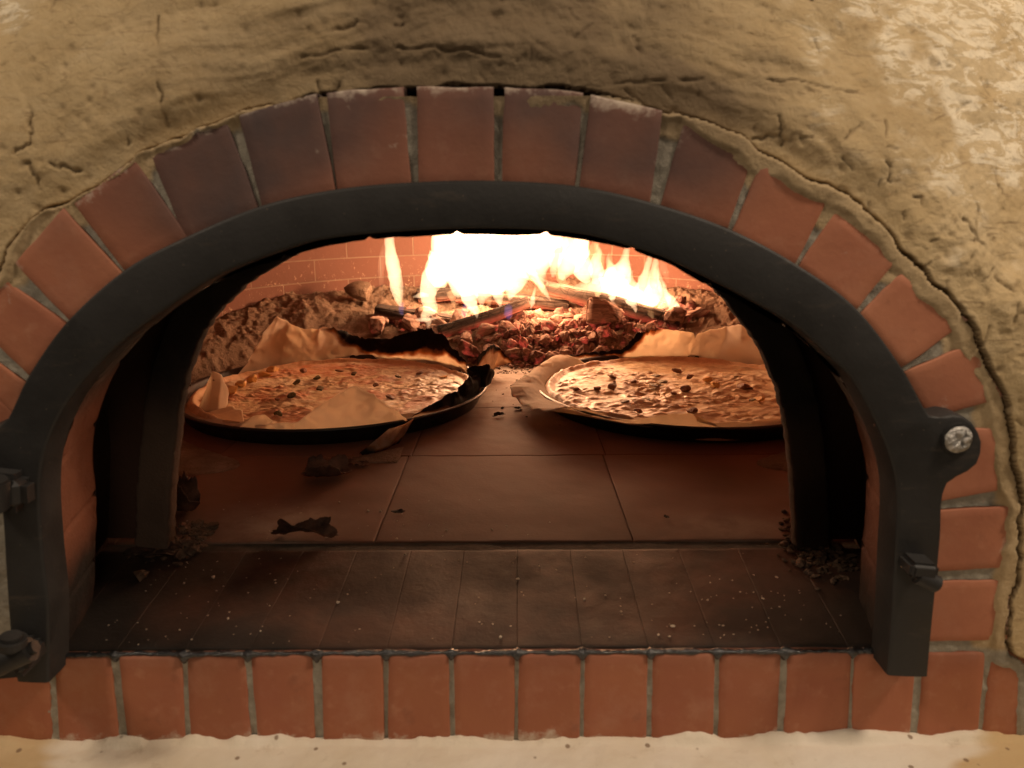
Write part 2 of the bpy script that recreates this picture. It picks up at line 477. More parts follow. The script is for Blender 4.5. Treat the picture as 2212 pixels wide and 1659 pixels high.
CRACK_PX = [(-145, 1600), (-148, 1300), (-150, 1100), (-140, 950), (-112, 800), (-62, 680), (0, 575), (14, 528), (45, 500), (75, 470), (135, 440), (165, 422),
            (235, 378), (300, 335), (330, 322), (400, 292), (480, 256), (545, 236), (620, 215), (690, 202), (750, 191), (820, 184), (890, 186), (985, 181), (1100, 181),
            (1190, 185), (1280, 197), (1355, 212), (1430, 235), (1500, 252), (1560, 272), (1605, 290), (1645, 318), (1700, 350), (1765, 388),
            (1830, 418), (1880, 450), (1925, 505), (1980, 560), (2030, 620), (2085, 690), (2130, 770), (2171, 856), (2186, 982),
            (2201, 1083), (2196, 1209), (2181, 1335), (2180, 1410), (2222, 1450), (2236, 1600)]
cr = toXZ(CRACK_PX, 0.0)
crd = resample(cr, 420)
jig = fbm(np.arange(420)*.16, np.zeros(420), o=5, s=3, g=.6)*.0026
tn = np.gradient(crd, axis=0); tn /= np.linalg.norm(tn, axis=1)[:, None]
crd = crd + np.stack([-tn[:, 1], tn[:, 0]], 1)*jig[:, None]
HOLE = np.vstack([crd, [[.6, -.2], [-.6, -.2]]])
ARCX, ARCZ = -.01, .02

def field_grid(xs, zs):
    X, Z = np.meshgrid(xs, zs, indexing='xy')
    return X, Z

# --- plaster -----------------------------------------------------------
xs = np.r_[np.linspace(-.85, -.425, 60)[:-1], np.arange(-.425, .4251, .00115), np.linspace(.425, .85, 60)[1:]]
zs = np.r_[np.arange(-.10, .485, .00115), np.linspace(.4865, .85, 60)]
X, Z = field_grid(xs, zs)
ins = inpoly(X, Z, HOLE)
ang = np.arctan2(Z-ARCZ, X-ARCX); rad = np.hypot((X-ARCX)*.93, Z-ARCZ)
D = np.full(X.shape, .5)
near = (np.abs(X) < .55) & (Z < .55)
D[near] = pldist(X[near], Z[near], crd)
# tangential / radial coordinates for the trowelled ridges
u = ang*.42; v = rad
warp = fbm(X*7, Z*7, o=3, s=21)*.012
rid = fbm(u*9+warp*20, (v+warp)*46, o=4, s=31)
ridm = sst(-np.abs(X+.02)+.36, 0, .2)*sst(.17-D, 0, .12)
rough = fbm(X*26, Z*26, o=5, s=41, g=.58)
roughm = .45+.75*sst(fbm(X*4, Z*4, o=2, s=77), -.3, .5)+.7*sst(X+Z*.6, .38, .6)
lump = fbm(X*6, Z*6, o=3, s=51)
def groove(nz, wdt): return np.exp(-(nz/wdt)**2)
cracks = np.zeros(X.shape)
for k, (lst, wd) in enumerate([
    ([(1185, 370-60), (1240, 330)], .0014),
    ([(30, 205), (40, 230), (50, 300), (20, 330)], .0012),
    ([(50, 350), (70, 380), (80, 410)], .0016), ([(100, 355), (165, 370)], .0014),
    ([(120, 700-90), (100, 690-60)], .001),
    ([(110, 700), (150, 655)], .001), ([(300, 20), (320, 130), (350, 260)], .0013),
    ([(730, 150), (690, 245), (640, 270)], .0028), ([(560, 275), (500, 262)], .002),
    ([(840, 150), (770, 165), (725, 172)], .0022), ([(1230, 185), (1400, 175), (1640, 160), (1900, 190)], .001),
    ([(1950, 250), (1925, 320), (1935, 395)], .0011), ([(1690, 245), (1700, 310)], .001),
    ([(1985, 420), (2040, 470), (2070, 490)], .001), ([(1780, 300), (1880, 270), (2020, 235)], .0),
    ([(1885, 255), (1960, 420-80)], .0), ([(1480, 420), (1570, 470)], .001),
    ([(1860, 560-90), (1960, 585-70), (1850, 640-90)], .0018),
    ([(1640, 300), (1690, 292), (1760, 292)], .0013),
    ([(2100, 470), (2160, 550), (2212, 600)], .0014), ([(2130, 380), (2150, 450), (2120, 520)], .0014),
    ([(700, 60), (780, 30), (860, 40)], .0015), ([(1380, 60), (1400, 110)], .0015),
    ([(640, 110), (900, 92), (1120, 122)], .0012), ([(250, 620-60), (330, 520)], .0)]):
    if wd == 0: continue
    if k in (9, 15, 17): lst = [(x*.7+250, y) for x, y in lst]
    pl = toXZ(lst, 0)
    pl = resample(pl, 40); pl = pl + np.stack([fbm(np.arange(40)*.3, np.zeros(40)+k, s=k), fbm(np.arange(40)*.3, np.zeros(40)+k+50, s=k)], 1)*.0016
    wd = wd*.62
    bx = (X > pl[:, 0].min()-.01) & (X < pl[:, 0].max()+.01) & (Z > pl[:, 1].min()-.01) & (Z < pl[:, 1].max()+.01)
    cracks[bx] = np.maximum(cracks[bx], np.exp(-(pldist(X[bx], Z[bx], pl)/wd)**2)*sst(fbm(X[bx]*60, Z[bx]*60, o=2, s=k), -.5, .3))
# short straw marks and pits all over
straw = np.zeros(X.shape)
for k in range(150):
    t = rng.uniform(-.42, .42), rng.uniform(.0, .47)
    if k < 60: t = (rng.uniform(.16, .42), rng.uniform(.10, .40))
    a = rng.uniform(0, math.pi); L = rng.uniform(.004, .016)
    pl = np.array([[t[0], t[1]], [t[0]+math.cos(a)*L*.5+rng.normal()*.001, t[1]+math.sin(a)*L*.5], [t[0]+math.cos(a)*L, t[1]+math.sin(a)*L]])
    bx = (X > pl[:, 0].min()-.004) & (X < pl[:, 0].max()+.004) & (Z > pl[:, 1].min()-.004) & (Z < pl[:, 1].max()+.004)
    straw[bx] = np.maximum(straw[bx], rng.uniform(.4, 1)*np.exp(-(pldist(X[bx], Z[bx], pl)/.0008)**2))
cd, ci = cell(X*62, Z*62, 5)
pits = np.exp(-(cd/.13)**2)*(ci > .55)
cd2, ci2 = cell(X*30, Z*30, 15)
pits2 = np.exp(-(cd2/.085)**2)*(ci2 > .6)
edge = sst(D, .0, .0013)
back = .42*np.maximum(0, D-.02)**1.3+.10*np.maximum(0, Z-.25)+.25*np.maximum(0, X+Z-.62)*sst(X, .1, .3)+.3*np.maximum(0, -X+Z-.76)
pit_ = P(2206, 392, Y=.01); hole_ = np.exp(-((np.hypot((X-pit_.x)*1.3, Z-pit_.z)/.0075)**4))
Yp = (-.0034 + 0*hole_ - .004*sst(D, 0, .03)*sst(-X, -.12, .1) + .010*(1-edge) + back - ridm*(rid*.0034+.001)*sst(D, 0, .025) - rough*roughm*.0034*(.08+.92*sst(D, .0015, .022)) - lump*.008*sst(D, 0, .06)
      + cracks*.0026 + straw*.0022 + pits*.0012*sst(D, .002, .01) + pits2*.0016)
thick = np.array([np.interp(p, [-.4, -.2, -.1, .05, .13, .3, .42], [.5, 1.2, 1.9, .8, 1.3, .9, 1.0]) for p in [0]])
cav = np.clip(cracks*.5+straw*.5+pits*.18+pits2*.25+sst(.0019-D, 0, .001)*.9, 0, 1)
sootShadeP = (np.exp(-(((X-.02)/.17)**2))*sst(Z, .3, .41)*.95 + np.exp(-(((X-.10)/.05)**2+((Z-.395)/.022)**2))*.6)  # sooty stain above the crown plus shade painted in around it
sootShadeP = np.clip(sootShadeP*(.75+.5*fbm(u*14, v*30, o=4, s=61)) + .15*np.exp(-((X+.18)/.13)**2)*sst(.13-D, 0, .1)*1.05, 0, .82)
limeLightP = sst(X*1.0+Z*1.1+fbm(X*34, Z*34, o=4, s=71)*.12, .68, .88)*.9 + sst(-X+Z*1.5+fbm(X*24, Z*24, o=3, s=72)*.1, .98, 1.06)*.7  # limy patches that also paint in raking light on the upper corners
V = np.stack([X, Yp, Z], -1).reshape(-1, 3)
F = grid_faces(len(zs), len(xs))
keep = ~(ins.reshape(-1)[F].all(1))
F = F[keep]
V, F, a1, a2, a3 = compact(V, F, cav.ravel(), sootShadeP.ravel(), np.clip(limeLightP, 0, 1).ravel())
mesh_np('plaster_face', V, F, PLASTER, OVEN, attrs={'cav': a1, 'soot_shade': a2, 'lime_light': a3})

# --- iron frame outline -------------------------------------------------
YI = -.022
OUT_PX = [(35, 1472), (22, 1380), (12, 1250), (4, 1120), (-6, 1060), (-40, 1040), (-60, 1000), (-58, 955), (-30, 925), (5, 916), (25, 885), (60, 812), (140, 698), (265, 585), (400, 512), (565, 444),
          (730, 408), (900, 393), (1060, 390), (1240, 401), (1400, 435), (1570, 492), (1720, 570), (1850, 665), (1950, 795), (2005, 893),
          (2032, 902), (2070, 896), (2102, 914), (2122, 955), (2114, 1000), (2085, 1024), (2050, 1042), (2036, 1085), (2034, 1150), (2025, 1250), (2014, 1360), (2005, 1462)]
INN_PX = [(105, 1475), (104, 1319), (93, 1214), (84, 1088), (90, 996), (120, 912), (168, 836), (255, 745), (362, 664), (464, 598), (590, 548), (700, 517), (872, 500),
          (1060, 494), (1250, 505), (1416, 550), (1507, 590), (1612, 643), (1720, 706), (1800, 778), (1843, 821), (1889, 906), (1924, 992), (1939, 1083), (1932, 1234), (1926, 1350), (1917, 1459)]
o2 = resample(toXZ(OUT_PX, YI), 150); i2 = resample(toXZ(INN_PX, YI), 150)
bm = bmesh.new()
loop = [bm.verts.new((p[0], YI, p[1])) for p in o2] + [bm.verts.new((p[0], YI, p[1])) for p in i2[::-1]]
# build as quads between outer and inner (keeps shading clean)
n = 150; ov = loop[:n]; iv = loop[n:][::-1]
mid = [bm.verts.new((((o2[i]+i2[i])/2)[0], YI-.0006, ((o2[i]+i2[i])/2)[1])) for i in range(n)]
front = []
for i in range(n-1):
    front.append(bm.faces.new((ov[i], ov[i+1], mid[i+1], mid[i]))); front.append(bm.faces.new((mid[i], mid[i+1], iv[i+1], iv[i])))
ex = bmesh.ops.extrude_face_region(bm, geom=front)
nv = [g for g in ex['geom'] if isinstance(g, bmesh.types.BMVert)]
for v_ in nv: v_.co.y = .004
bmesh.ops.recalc_face_normals(bm, faces=bm.faces)
be = [e for e in bm.edges if all(abs(v_.co.y-YI) < .0003 for v_ in e.verts) and len(e.link_faces) == 2 and e.calc_face_angle(0) > .8]
bmesh.ops.bevel(bm, geom=be, offset=.0022, segments=3, affect='EDGES', profile=.5)
frame = bm_obj('mouth_frame', bm, IRON, OVEN, True)
frame.data.set_sharp_from_angle(angle=math.radians(40))

# --- mortar bed ----------------------------------------------------------
xs2 = np.arange(-.56, .56, .0016); zs2 = np.arange(-.095, .40, .0016)
X, Z = field_grid(xs2, zs2)
core = inpoly(X, Z, HOLE); ins = core | (pldist(X, Z, crd[::3]) < .004)
ib = np.vstack([i2, [[i2[-1, 0], -.003], [i2[0, 0], -.003]]])
IRON_IN = np.vstack([[[i2[0, 0]-.012, -.004]], i2[6:-6]*1.0, [[i2[-1, 0]+.012, -.004]]])
cutm = inpoly(X, Z, IRON_IN) | (pldist(X, Z, i2[::2]) < .008)
D = pldist(X, Z, crd)
wd = np.interp(X, [-.4, -.28, -.12, .08, .13, .2, .5], [.006, .004, .001, .001, .009, .0105, .011])
nz = fbm(X*55, Z*55, o=4, s=8)
tan = sst(-(D-wd*1.0-.018*(.6+.5*vn(X*20, Z*20, s=3)))+nz*.006, 0, .004)
Ym = np.maximum(.0021 + nz*.0006 + fbm(X*140, Z*140, o=3, s=9)*.0005, .0014)
Ym = Ym*(1-tan) + (.0012+nz*.0010)*tan
flush = sst(wd-D+nz*.0022+fbm(X*28, Z*28, o=3, s=88)*.003+.001, -.001, .0025)
Ym = Ym*(1-flush) + (-.0010+nz*.0011+fbm(X*26, Z*26, o=5, s=41, g=.58)*.0012)*flush
Ym = Ym + .012*sst(.0010-D, 0, .0007)*(.4+.6*sst(fbm(X*14, Z*14, o=3, s=66), -.35, .15))
Ym = np.where(core, Ym, .012)
tan = np.maximum(tan, flush)*sst(Z, -.002, .004)
sootShadeM = np.clip(np.exp(-((X-.02)/.17)**2)*sst(Z, .3, .4)*.6, 0, 1)  # same sooty stain with painted shade, carried into the joints
V = np.stack([X, Ym, Z], -1).reshape(-1, 3); F = grid_faces(len(zs2), len(xs2))
keep = ins.reshape(-1)[F].any(1) & ~cutm.reshape(-1)[F].any(1)
V, F, a1, a2 = compact(V, F[keep], tan.ravel(), sootShadeM.ravel())
mesh_np('mortar', V, F, MORTAR, OVEN, attrs={'tan': a1, 'soot_shade': a2})

# --- arch and plinth bricks ------------------------------------------------
def brick_mesh(name, quads, y0, depth, mat, soot_shades, limes, tones, bev=.002, sub=10):
    """quads: list of 4 (x,z) corners ccw from outer-left; each becomes a bevelled block with a slightly worn face"""
    VV, FF, T, S, Lm = [], [], [], [], []
    for q, so, li, tn_ in zip(quads, soot_shades, limes, tones):
        q = np.array(q, float); c = q.mean(0)
        a = np.linspace(-1, 1, sub)
        # superellipse-ish mapping of a square grid to the quad, rounded at the rim
        A, B = np.meshgrid(a, a)
        tt = rng.normal(size=3)*[.0006, .004, .004]
        Lx = np.linalg.norm(q[1]-q[0]); Lz = np.linalg.norm(q[3]-q[0])
        def mp(A, B):
            w = [(1-A)*(1+B)/4, (1+A)*(1+B)/4, (1+A)*(1-B)/4, (1-A)*(1-B)/4]
            return sum(w[i][..., None]*q[i] for i in range(4))
        # rim positions packed near the edges
        e = np.r_[-1, -1+2*bev*.3/max(Lx, Lz), -1+2*bev/max(Lx, Lz), np.linspace(-1, 1, sub)[1:-1]*.93, 1-2*bev/max(Lx, Lz), 1-2*bev*.3/max(Lx, Lz), 1]
        A, B = np.meshgrid(e, e)
        XZ = mp(A, B)
        dx = (1-np.abs(A))*Lx/2; dz = (1-np.abs(B))*Lz/2
        rnd = bev
        dd = rnd-np.minimum(dx, rnd); de = rnd-np.minimum(dz, rnd)
        drop = rnd-np.sqrt(np.maximum(rnd**2-np.minimum(dd**2+de**2, rnd**2), 0))
        wob = fbm(XZ[..., 0]*18, XZ[..., 1]*18, o=3, s=91)*.0007
        Yy = y0+tt[0]+drop+wob+tt[1]*(XZ[..., 0]-c[0])+tt[2]*(XZ[..., 1]-c[1])
        # wobble the outline
        wv = fbm(XZ[..., 0]*60, XZ[..., 1]*60, o=3, s=19)*.0007
        XZ = XZ + (XZ-c)/np.linalg.norm(q[0]-c)*wv[..., None]
        m = len(e)
        v0 = np.stack([XZ[..., 0], Yy, XZ[..., 1]], -1).reshape(-1, 3)
        ring = np.r_[np.arange(m), np.arange(2*m-1, m*m, m), np.arange(m*m-2, m*m-m-1, -1), np.arange(m*(m-2), 0, -m)]
        v1 = v0[ring].copy(); v1[:, 1] = y0+depth
        off = len(np.vstack(VV)) if VV else 0
        VV.append(v0); VV.append(v1)
        f = grid_faces(m, m); k = len(ring); b = m*m
        side = np.stack([ring, np.roll(ring, -1), b+(np.arange(k)+1) % k, b+np.arange(k)], 1)
        FF.append(np.vstack([f, side])+off)
        nn = len(v0)+len(v1); T.append(np.full(nn, tn_))
        allv = np.vstack([v0, v1])
        S.append(np.clip(so(allv[:, 0], allv[:, 2]), 0, 1)); Lm.append(np.clip(li(allv[:, 0], allv[:, 2]), 0, 1))
    return mesh_np(name, np.vstack(VV), np.vstack(FF), mat, OVEN, attrs={'tone': np.concatenate(T), 'soot_shade': np.concatenate(S), 'lime_light': np.concatenate(Lm)})
Q = [  # outer-left, outer-right, inner-right, inner-left
    [(-75, 1080), (-72, 950), (25, 962), (25, 1085)],
    [(-70, 935), (-45, 838), (45, 900), (25, 945)],
    [(-40, 820), (-8, 780), (55, 828), (40, 905)],
    [(-50, 700), (5, 604), (142, 700), (60, 812)],
    [(35, 568), (138, 452), (262, 592), (152, 695)],
    [(163, 440), (287, 345), (402, 512), (270, 586)],
    [(325, 330), (485, 260), (556, 452), (402, 520)],
    [(520, 250), (682, 204), (722, 415), (570, 452)],
    [(706, 200), (868, 188), (885, 405), (730, 415)],
    [(903, 188), (1062, 190), (1065, 400), (908, 400)],
    [(1093, 189), (1258, 200), (1240, 408), (1087, 400)],
    [(1280, 205), (1428, 240), (1402, 440), (1255, 410)],
    [(1480, 268), (1632, 322), (1572, 495), (1430, 445)],
    [(1648, 350), (1792, 420), (1716, 575), (1583, 505)],
    [(1806, 460), (1935, 562), (1850, 670), (1728, 578)],
    [(1950, 590), (2088, 692), (1947, 795), (1862, 680)],
    [(2095, 745), (2168, 858), (2010, 905), (1955, 805)],
    [(2120, 925), (2176, 922), (2180, 1058), (2030, 1088)],
    [(2185, 1092), (2188, 1226), (2025, 1236), (2030, 1100)],
    [(2188, 1252), (2180, 1384), (2005, 1387), (2022, 1256)]]
# put corners in a consistent order (bilinear map wants TL,TR,BR,BL of its own frame)
quads = [toXZ(q, 0.0) for q in Q]
for q_ in quads: q_ -= (q_.mean(0)-q_)*np.array([.045, .02])
quads[17] = toXZ([(2015, 925), (2172, 925), (2180, 1056), (2000, 1092)], 0)
quads[18] = toXZ([(2000, 1103), (2184, 1092), (2188, 1227), (2000, 1237)], 0)
quads[19] = toXZ([(2000, 1257), (2188, 1252), (2181, 1384), (1985, 1388)], 0)
gs = lambda cx, cz, w_, a_: (lambda x, z: a_*np.exp(-(((x-cx)/w_)**2+((z-cz)/w_)**2)))
def soot_shade_arch(x, z):  # sooty stains on the bricks, some with shade painted in
    s_ = .95*np.exp(-(((x+.20)/.042)**2+((z-.345)/.045)**2))  # upper left brick: shade painted in along with its stain
    s_ += .75*np.exp(-(((x+.14)/.045)**2+((z-.375)/.03)**2))
    s_ += .85*np.exp(-(((x-.075)/.045)**2+((z-.375)/.03)**2))+.65*np.exp(-(((x-.135)/.04)**2+((z-.36)/.03)**2))
    s_ += .55*np.exp(-((x/.18)**2+((z-.40)/.026)**2))
    s_ += .42*sst(z, .27, .35)*sst(-x, -.17, -.08)  # shade painted in as a broad darkening of the upper centre bricks
    return s_*1.0
def lime_arch(x, z):
    return .4*sst(.012-pldist(x, z, crd[::4]), 0, .01)+.30+.22*sst(fbm(x*30, z*30, o=3, s=6), .2, .8)
NQ = len(quads)
tones = [.5, .6, .6, .7, .75, .45, .25, .4, .35, .4, .4, .35, .45, .65, .85, .9, .95, 1, .95, 1]
brick_mesh('brick_arch', quads, 0.0, .03, BRICK, [soot_shade_arch]*NQ, [lime_arch]*NQ, tones, .0015)
# plinth row
JT = [-170, -32, 108, 245, 395, 533, 683, 832, 974, 1117, 1259, 1406, 1551, 1696, 1844, 1990, 2137, 2280]
JB = [-190, -28, 116, 263, 403, 547, 688, 833, 977, 1115, 1257, 1403, 1547, 1689, 1837, 1977, 2120, 2262]
JW = [4, 4, 6, 8, 5, 6, 9, 5, 5, 4, 4, 5, 5, 7, 3, 7, 5, 5]
ztop = -.0015; zbot = -.082
pq = []
jx = []
for a, b, w_ in zip(JT, JB, JW):
    jx.append((P(a, 1412, Y=0).x, P(b, 1590, Y=0).x, w_*.00035*1.0))
for k in range(len(jx)-1):
    pq.append(np.array([(jx[k][0]+jx[k][2], ztop), (jx[k+1][0]-jx[k+1][2], ztop), (jx[k+1][1]-jx[k+1][2], zbot), (jx[k][1]+jx[k][2], zbot)]))
lime_pl = lambda x, z: sst(-.058-z+fbm(x*26, x*0, o=3, s=5)*.010, 0, .03)*.9+.10+.3*np.exp(-(((x-.2)/.05)**2+((z+.012)/.012)**2))
brick_mesh('brick_plinth', pq, 0.0, .009, BRICK, [lambda x, z: .25*sst(z, -.02, 0)]*len(pq), [lime_pl]*len(pq), list(rng.uniform(.15, .55, len(pq))), .0030)

# tarry bead along the front edge of the hearth
us = np.linspace(P(140, 1412, Y=0).x, P(1915, 1408, Y=0).x, 900)
br = .0017+fbm(us*60, us*0, o=4, s=4)*.0007
for a, b, c_ in jx: br = br+.0016*np.exp(-((us-a)/.0032)**2)
drop = np.zeros_like(us)
for a, b, c_ in jx: drop += .0032*np.exp(-((us-a)/.0030)**2)
th = np.linspace(0, 2*math.pi, 14, endpoint=False)
cy = .0022+fbm(us*40, us*0+3, o=3, s=6)*.0006
V = np.stack([np.repeat(us[:, None], 14, 1), cy[:, None]+np.cos(th)*(br*1.25)[:, None]+fbm(us[:, None]*300, th[None]*2, o=2, s=7)*.0003,
              -.0012-drop[:, None]*.6+np.sin(th)*(br+drop*.55)[:, None]+fbm(us[:, None]*260, th[None]*2, o=2, s=9)*.0004], -1)
mesh_np('sealant_bead', V.reshape(-1, 3), grid_faces(len(us), 14, True), BEAD, OVEN)

# --- threshold bricks -------------------------------------------------------
def slab(name, cells, mat, bev=.0015, sub=14, ztop=0., thick=.03, soot_shade=None, lime_light=None, rghness=.0005, gap=.0012, parent=OVEN):
    """cells: list of (4 corner xy) front-left, front-right, back-right, back-left"""
    VV, FF, T, S, Lm = [], [], [], [], []; off = 0
    for q in cells:
        q = np.array(q, float); c = q.mean(0); q = q+(c-q)/np.linalg.norm(c-q, axis=1)[:, None]*gap
        Lx = np.linalg.norm(q[1]-q[0]); Ly = np.linalg.norm(q[3]-q[0])
        e = np.r_[-1, -1+2*bev*.35/Lx, -1+2*bev/Lx, np.linspace(-1, 1, sub)[1:-1], 1-2*bev/Lx, 1-2*bev*.35/Lx, 1]
        g = np.r_[-1, -1+2*bev*.35/Ly, -1+2*bev/Ly, np.linspace(-1, 1, sub)[1:-1], 1-2*bev/Ly, 1-2*bev*.35/Ly, 1]
        A, B = np.meshgrid(e, g); m = len(e)
        w_ = [(1-A)*(1-B)/4, (1+A)*(1-B)/4, (1+A)*(1+B)/4, (1-A)*(1+B)/4]
        XY = sum(w_[i][..., None]*q[i] for i in range(4))
        dd = bev-np.minimum((1-np.abs(A))*Lx/2, bev); de = bev-np.minimum((1-np.abs(B))*Ly/2, bev)
        dr = bev-np.sqrt(np.maximum(bev**2-np.minimum(dd**2+de**2, bev**2), 0))
        tl = rng.normal(size=3)*[.0001, .0007, .0007]
        Zz = ztop-dr+fbm(XY[..., 0]*22, XY[..., 1]*22, o=3, s=71)*rghness+tl[0]+tl[1]*(XY[..., 0]-c[0])+tl[2]*(XY[..., 1]-c[1])
        v0 = np.stack([XY[..., 0], XY[..., 1], Zz], -1).reshape(-1, 3)
        ring = np.r_[np.arange(m), np.arange(2*m-1, m*m, m), np.arange(m*m-2, m*m-m-1, -1), np.arange(m*(m-2), 0, -m)]
        v1 = v0[ring].copy(); v1[:, 2] = ztop-thick
        f = grid_faces(m, m); k = len(ring); b = m*m
        side = np.stack([np.roll(ring, -1), ring, b+np.arange(k), b+(np.arange(k)+1) % k], 1)
        VV += [v0, v1]; FF.append(np.vstack([f, side])+off); nn = len(v0)+len(v1); off += nn
        T.append(np.full(nn, rng.uniform())); al = np.vstack([v0, v1])
        S.append(np.clip(soot_shade(al[:, 0], al[:, 1]), 0, 1)); Lm.append(np.clip(lime_light(al[:, 0], al[:, 1]), 0, 1))
    return mesh_np(name, np.vstack(VV), np.vstack(FF), mat, parent, attrs={'tone': np.concatenate(T), 'soot_shade': np.concatenate(S), 'lime_light': np.concatenate(Lm)})
bk = [180, 300, 420, 540, 662, 775, 890, 1004, 1117, 1230, 1342, 1463, 1590, 1710, 1830, 1950, 2070]
ft = [-170, -32, 108, 245, 395, 533, 683, 832, 974, 1117, 1259, 1406, 1551, 1696, 1844, 1990, 2137]
bk = [60]+bk
cells = []
fx = [P(a, 1412, Z=0).x for a in ft]; bx_ = [P(a, 1181, Z=0).x for a in bk]
for k in range(len(ft)-1):
    cells.append([(fx[k], .0065), (fx[k+1], .0065), (bx_[k+1], .1715), (bx_[k], .1715)])
def soot_t(x, y):
    s_ = .9*sst(x+y*.25, .17, .33)*sst(.13-y, 0, .08)+.75*sst(-x-y*.1, .22, .34)*sst(.2-y, 0, .1)+.55*np.exp(-(y/.03)**2)
    return s_+.15+.5*sst(fbm(x*9, y*9, o=4, s=15), -.1, .6)-.25*np.exp(-((x+.01)/.09)**2)*sst(y, .08, .16)
slab('threshold', cells, THRESH, soot_shade=soot_t, lime_light=lambda x, y: x*0, gap=.0002, bev=.0003, sub=40)
bm = bmesh.new()
bmesh.ops.create_cube(bm, size=1, matrix=Matrix.Translation((0, .1, -.0262)) @ Matrix.Diagonal((1.2, .178, .05, 1)))
o = bm_obj('joint_bed', bm, mat_simple('grey green joint', (.06, .05, .038), (.11, .09, .07), .9), OVEN)
# --- hearth tiles -------------------------------------------------------------
cells = []
xe = [-.14+.262*k for k in range(-3, 4)]; ye = [.189, .449, .688, .948, 1.208, 1.5]
for i in range(len(xe)-1):
    for j in range(len(ye)-1):
        sh = .004 if j == 1 else 0
        cells.append([(xe[i]+sh, ye[j]), (xe[i+1]+sh, ye[j]), (xe[i+1]+sh, ye[j+1]), (xe[i]+sh, ye[j+1])])
def soot_h(x, y): return .45*sst(fbm(x*7, y*7, o=4, s=25), .05, .7)+.25*sst(.25-y, 0, .06)
def lime_h(x, y):
    return .85*np.exp(-(((x+.25)/.06)**2+((y-.235)/.05)**2))+.5*np.exp(-(((x-.24)/.07)**2+((y-.22)/.03)**2))+1.0*sst(y+fbm(x*16, y*16, o=4, s=28)*.05, .58, .84)
slab('hearth', cells, HEARTH, soot_shade=soot_h, lime_light=lime_h, gap=.0006, bev=.0009, rghness=.0005, sub=70)
bm = bmesh.new()
bmesh.ops.create_cube(bm, size=1, matrix=Matrix.Translation((0, .86, -.02)) @ Matrix.Diagonal((1.6, 1.34, .034, 1)))
bm_obj('hearth_bed', bm, FLUE, OVEN)

# --- passage through the wall ---------------------------------------------------
PAS = [(132, 1425), (136, 1400), (141, 1214), (130, 1067), (141, 962), (183, 857), (262, 758), (375, 668), (490, 600), (610, 556), (720, 528), (872, 512), (1060, 506), (1250, 518),
       (1416, 560), (1507, 604), (1612, 660), (1715, 722), (1785, 790), (1832, 850), (1878, 935), (1908, 1020), (1920, 1100), (1914, 1234), (1905, 1350), (1896, 1420)]
pA = resample(toXZ(PAS, .004), 120)
ctr = np.array([-.035, 0])
def scale_prof(p, sx, sz, dx=0): return np.stack([(p[:, 0]-ctr[0])*sx+ctr[0]+dx, p[:, 1]*sz], 1)
pB = scale_prof(pA, 1.055, 1.02); 
def loft(name, profs, mat, sootf, parent=OVEN, uvs=False, bumps=.0008):
    rows = []
    ys = [y for _, y in profs]
    for (a, ya), (b, yb) in zip(profs[:-1], profs[1:]):
        m = max(2, int(abs(yb-ya)/.004)+1)
        for t in np.linspace(0, 1, m, endpoint=False):
            rows.append(np.c_[a*(1-t)+b*t, np.full(len(a), ya*(1-t)+yb*t)])
    rows.append(np.c_[profs[-1][0], np.full(len(profs[-1][0]), profs[-1][1])])
    R = np.array(rows); Xx, Zz, Yy = R[..., 0], R[..., 1], R[..., 2]
    s_ = np.r_[0, np.cumsum(np.linalg.norm(np.diff(profs[0][0], axis=0), axis=1))]
    arc = np.repeat(s_[None], len(rows), 0)
    V = np.stack([Xx, Yy, Zz], -1)
    return V, arc
def vault(name, V, arc, mat, sootf, pitch=.0585, off=.012):
    # brick joints run into the depth: recess them
    ph = ((arc+off) % pitch); jd = np.minimum(ph, pitch-ph)
    c = np.array([ctr[0], 0, .1]); dv = V-c; dv[..., 1] = 0; dv /= np.linalg.norm(dv, axis=-1, keepdims=True)+1e-9
    rec = .0022*np.exp(-(jd/.0022)**2)+fbm(V[..., 0]*40, V[..., 1]*40, V[..., 2]*40, o=3, s=33)*.0009
    V = V+dv*rec[..., None]
    so = sootf(V[..., 0], V[..., 1], V[..., 2])
    return mesh_np(name, V.reshape(-1, 3), grid_faces(V.shape[0], V.shape[1]), mat, OVEN, attrs={'soot_shade': np.clip(so, 0, 1).ravel()})
pAd = resample(pA, 700); pBd = resample(pB, 700)
V, arc = loft('v', [(pAd, .004), (pBd, .078)], SOOTY, None)
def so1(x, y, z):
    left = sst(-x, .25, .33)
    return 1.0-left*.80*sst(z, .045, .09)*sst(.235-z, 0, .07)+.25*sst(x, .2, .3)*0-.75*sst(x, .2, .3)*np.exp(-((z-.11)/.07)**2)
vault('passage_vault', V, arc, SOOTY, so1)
pC = scale_prof(pB, 1.10, 1.10); pD = scale_prof(pB, 1.14, 1.12)
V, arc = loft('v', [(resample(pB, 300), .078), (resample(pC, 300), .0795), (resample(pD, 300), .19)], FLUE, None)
vault('flue_throat', V, arc, FLUE, lambda x, y, z: .35+.5*sst(z, .05, .2)+0*x, pitch=.2)
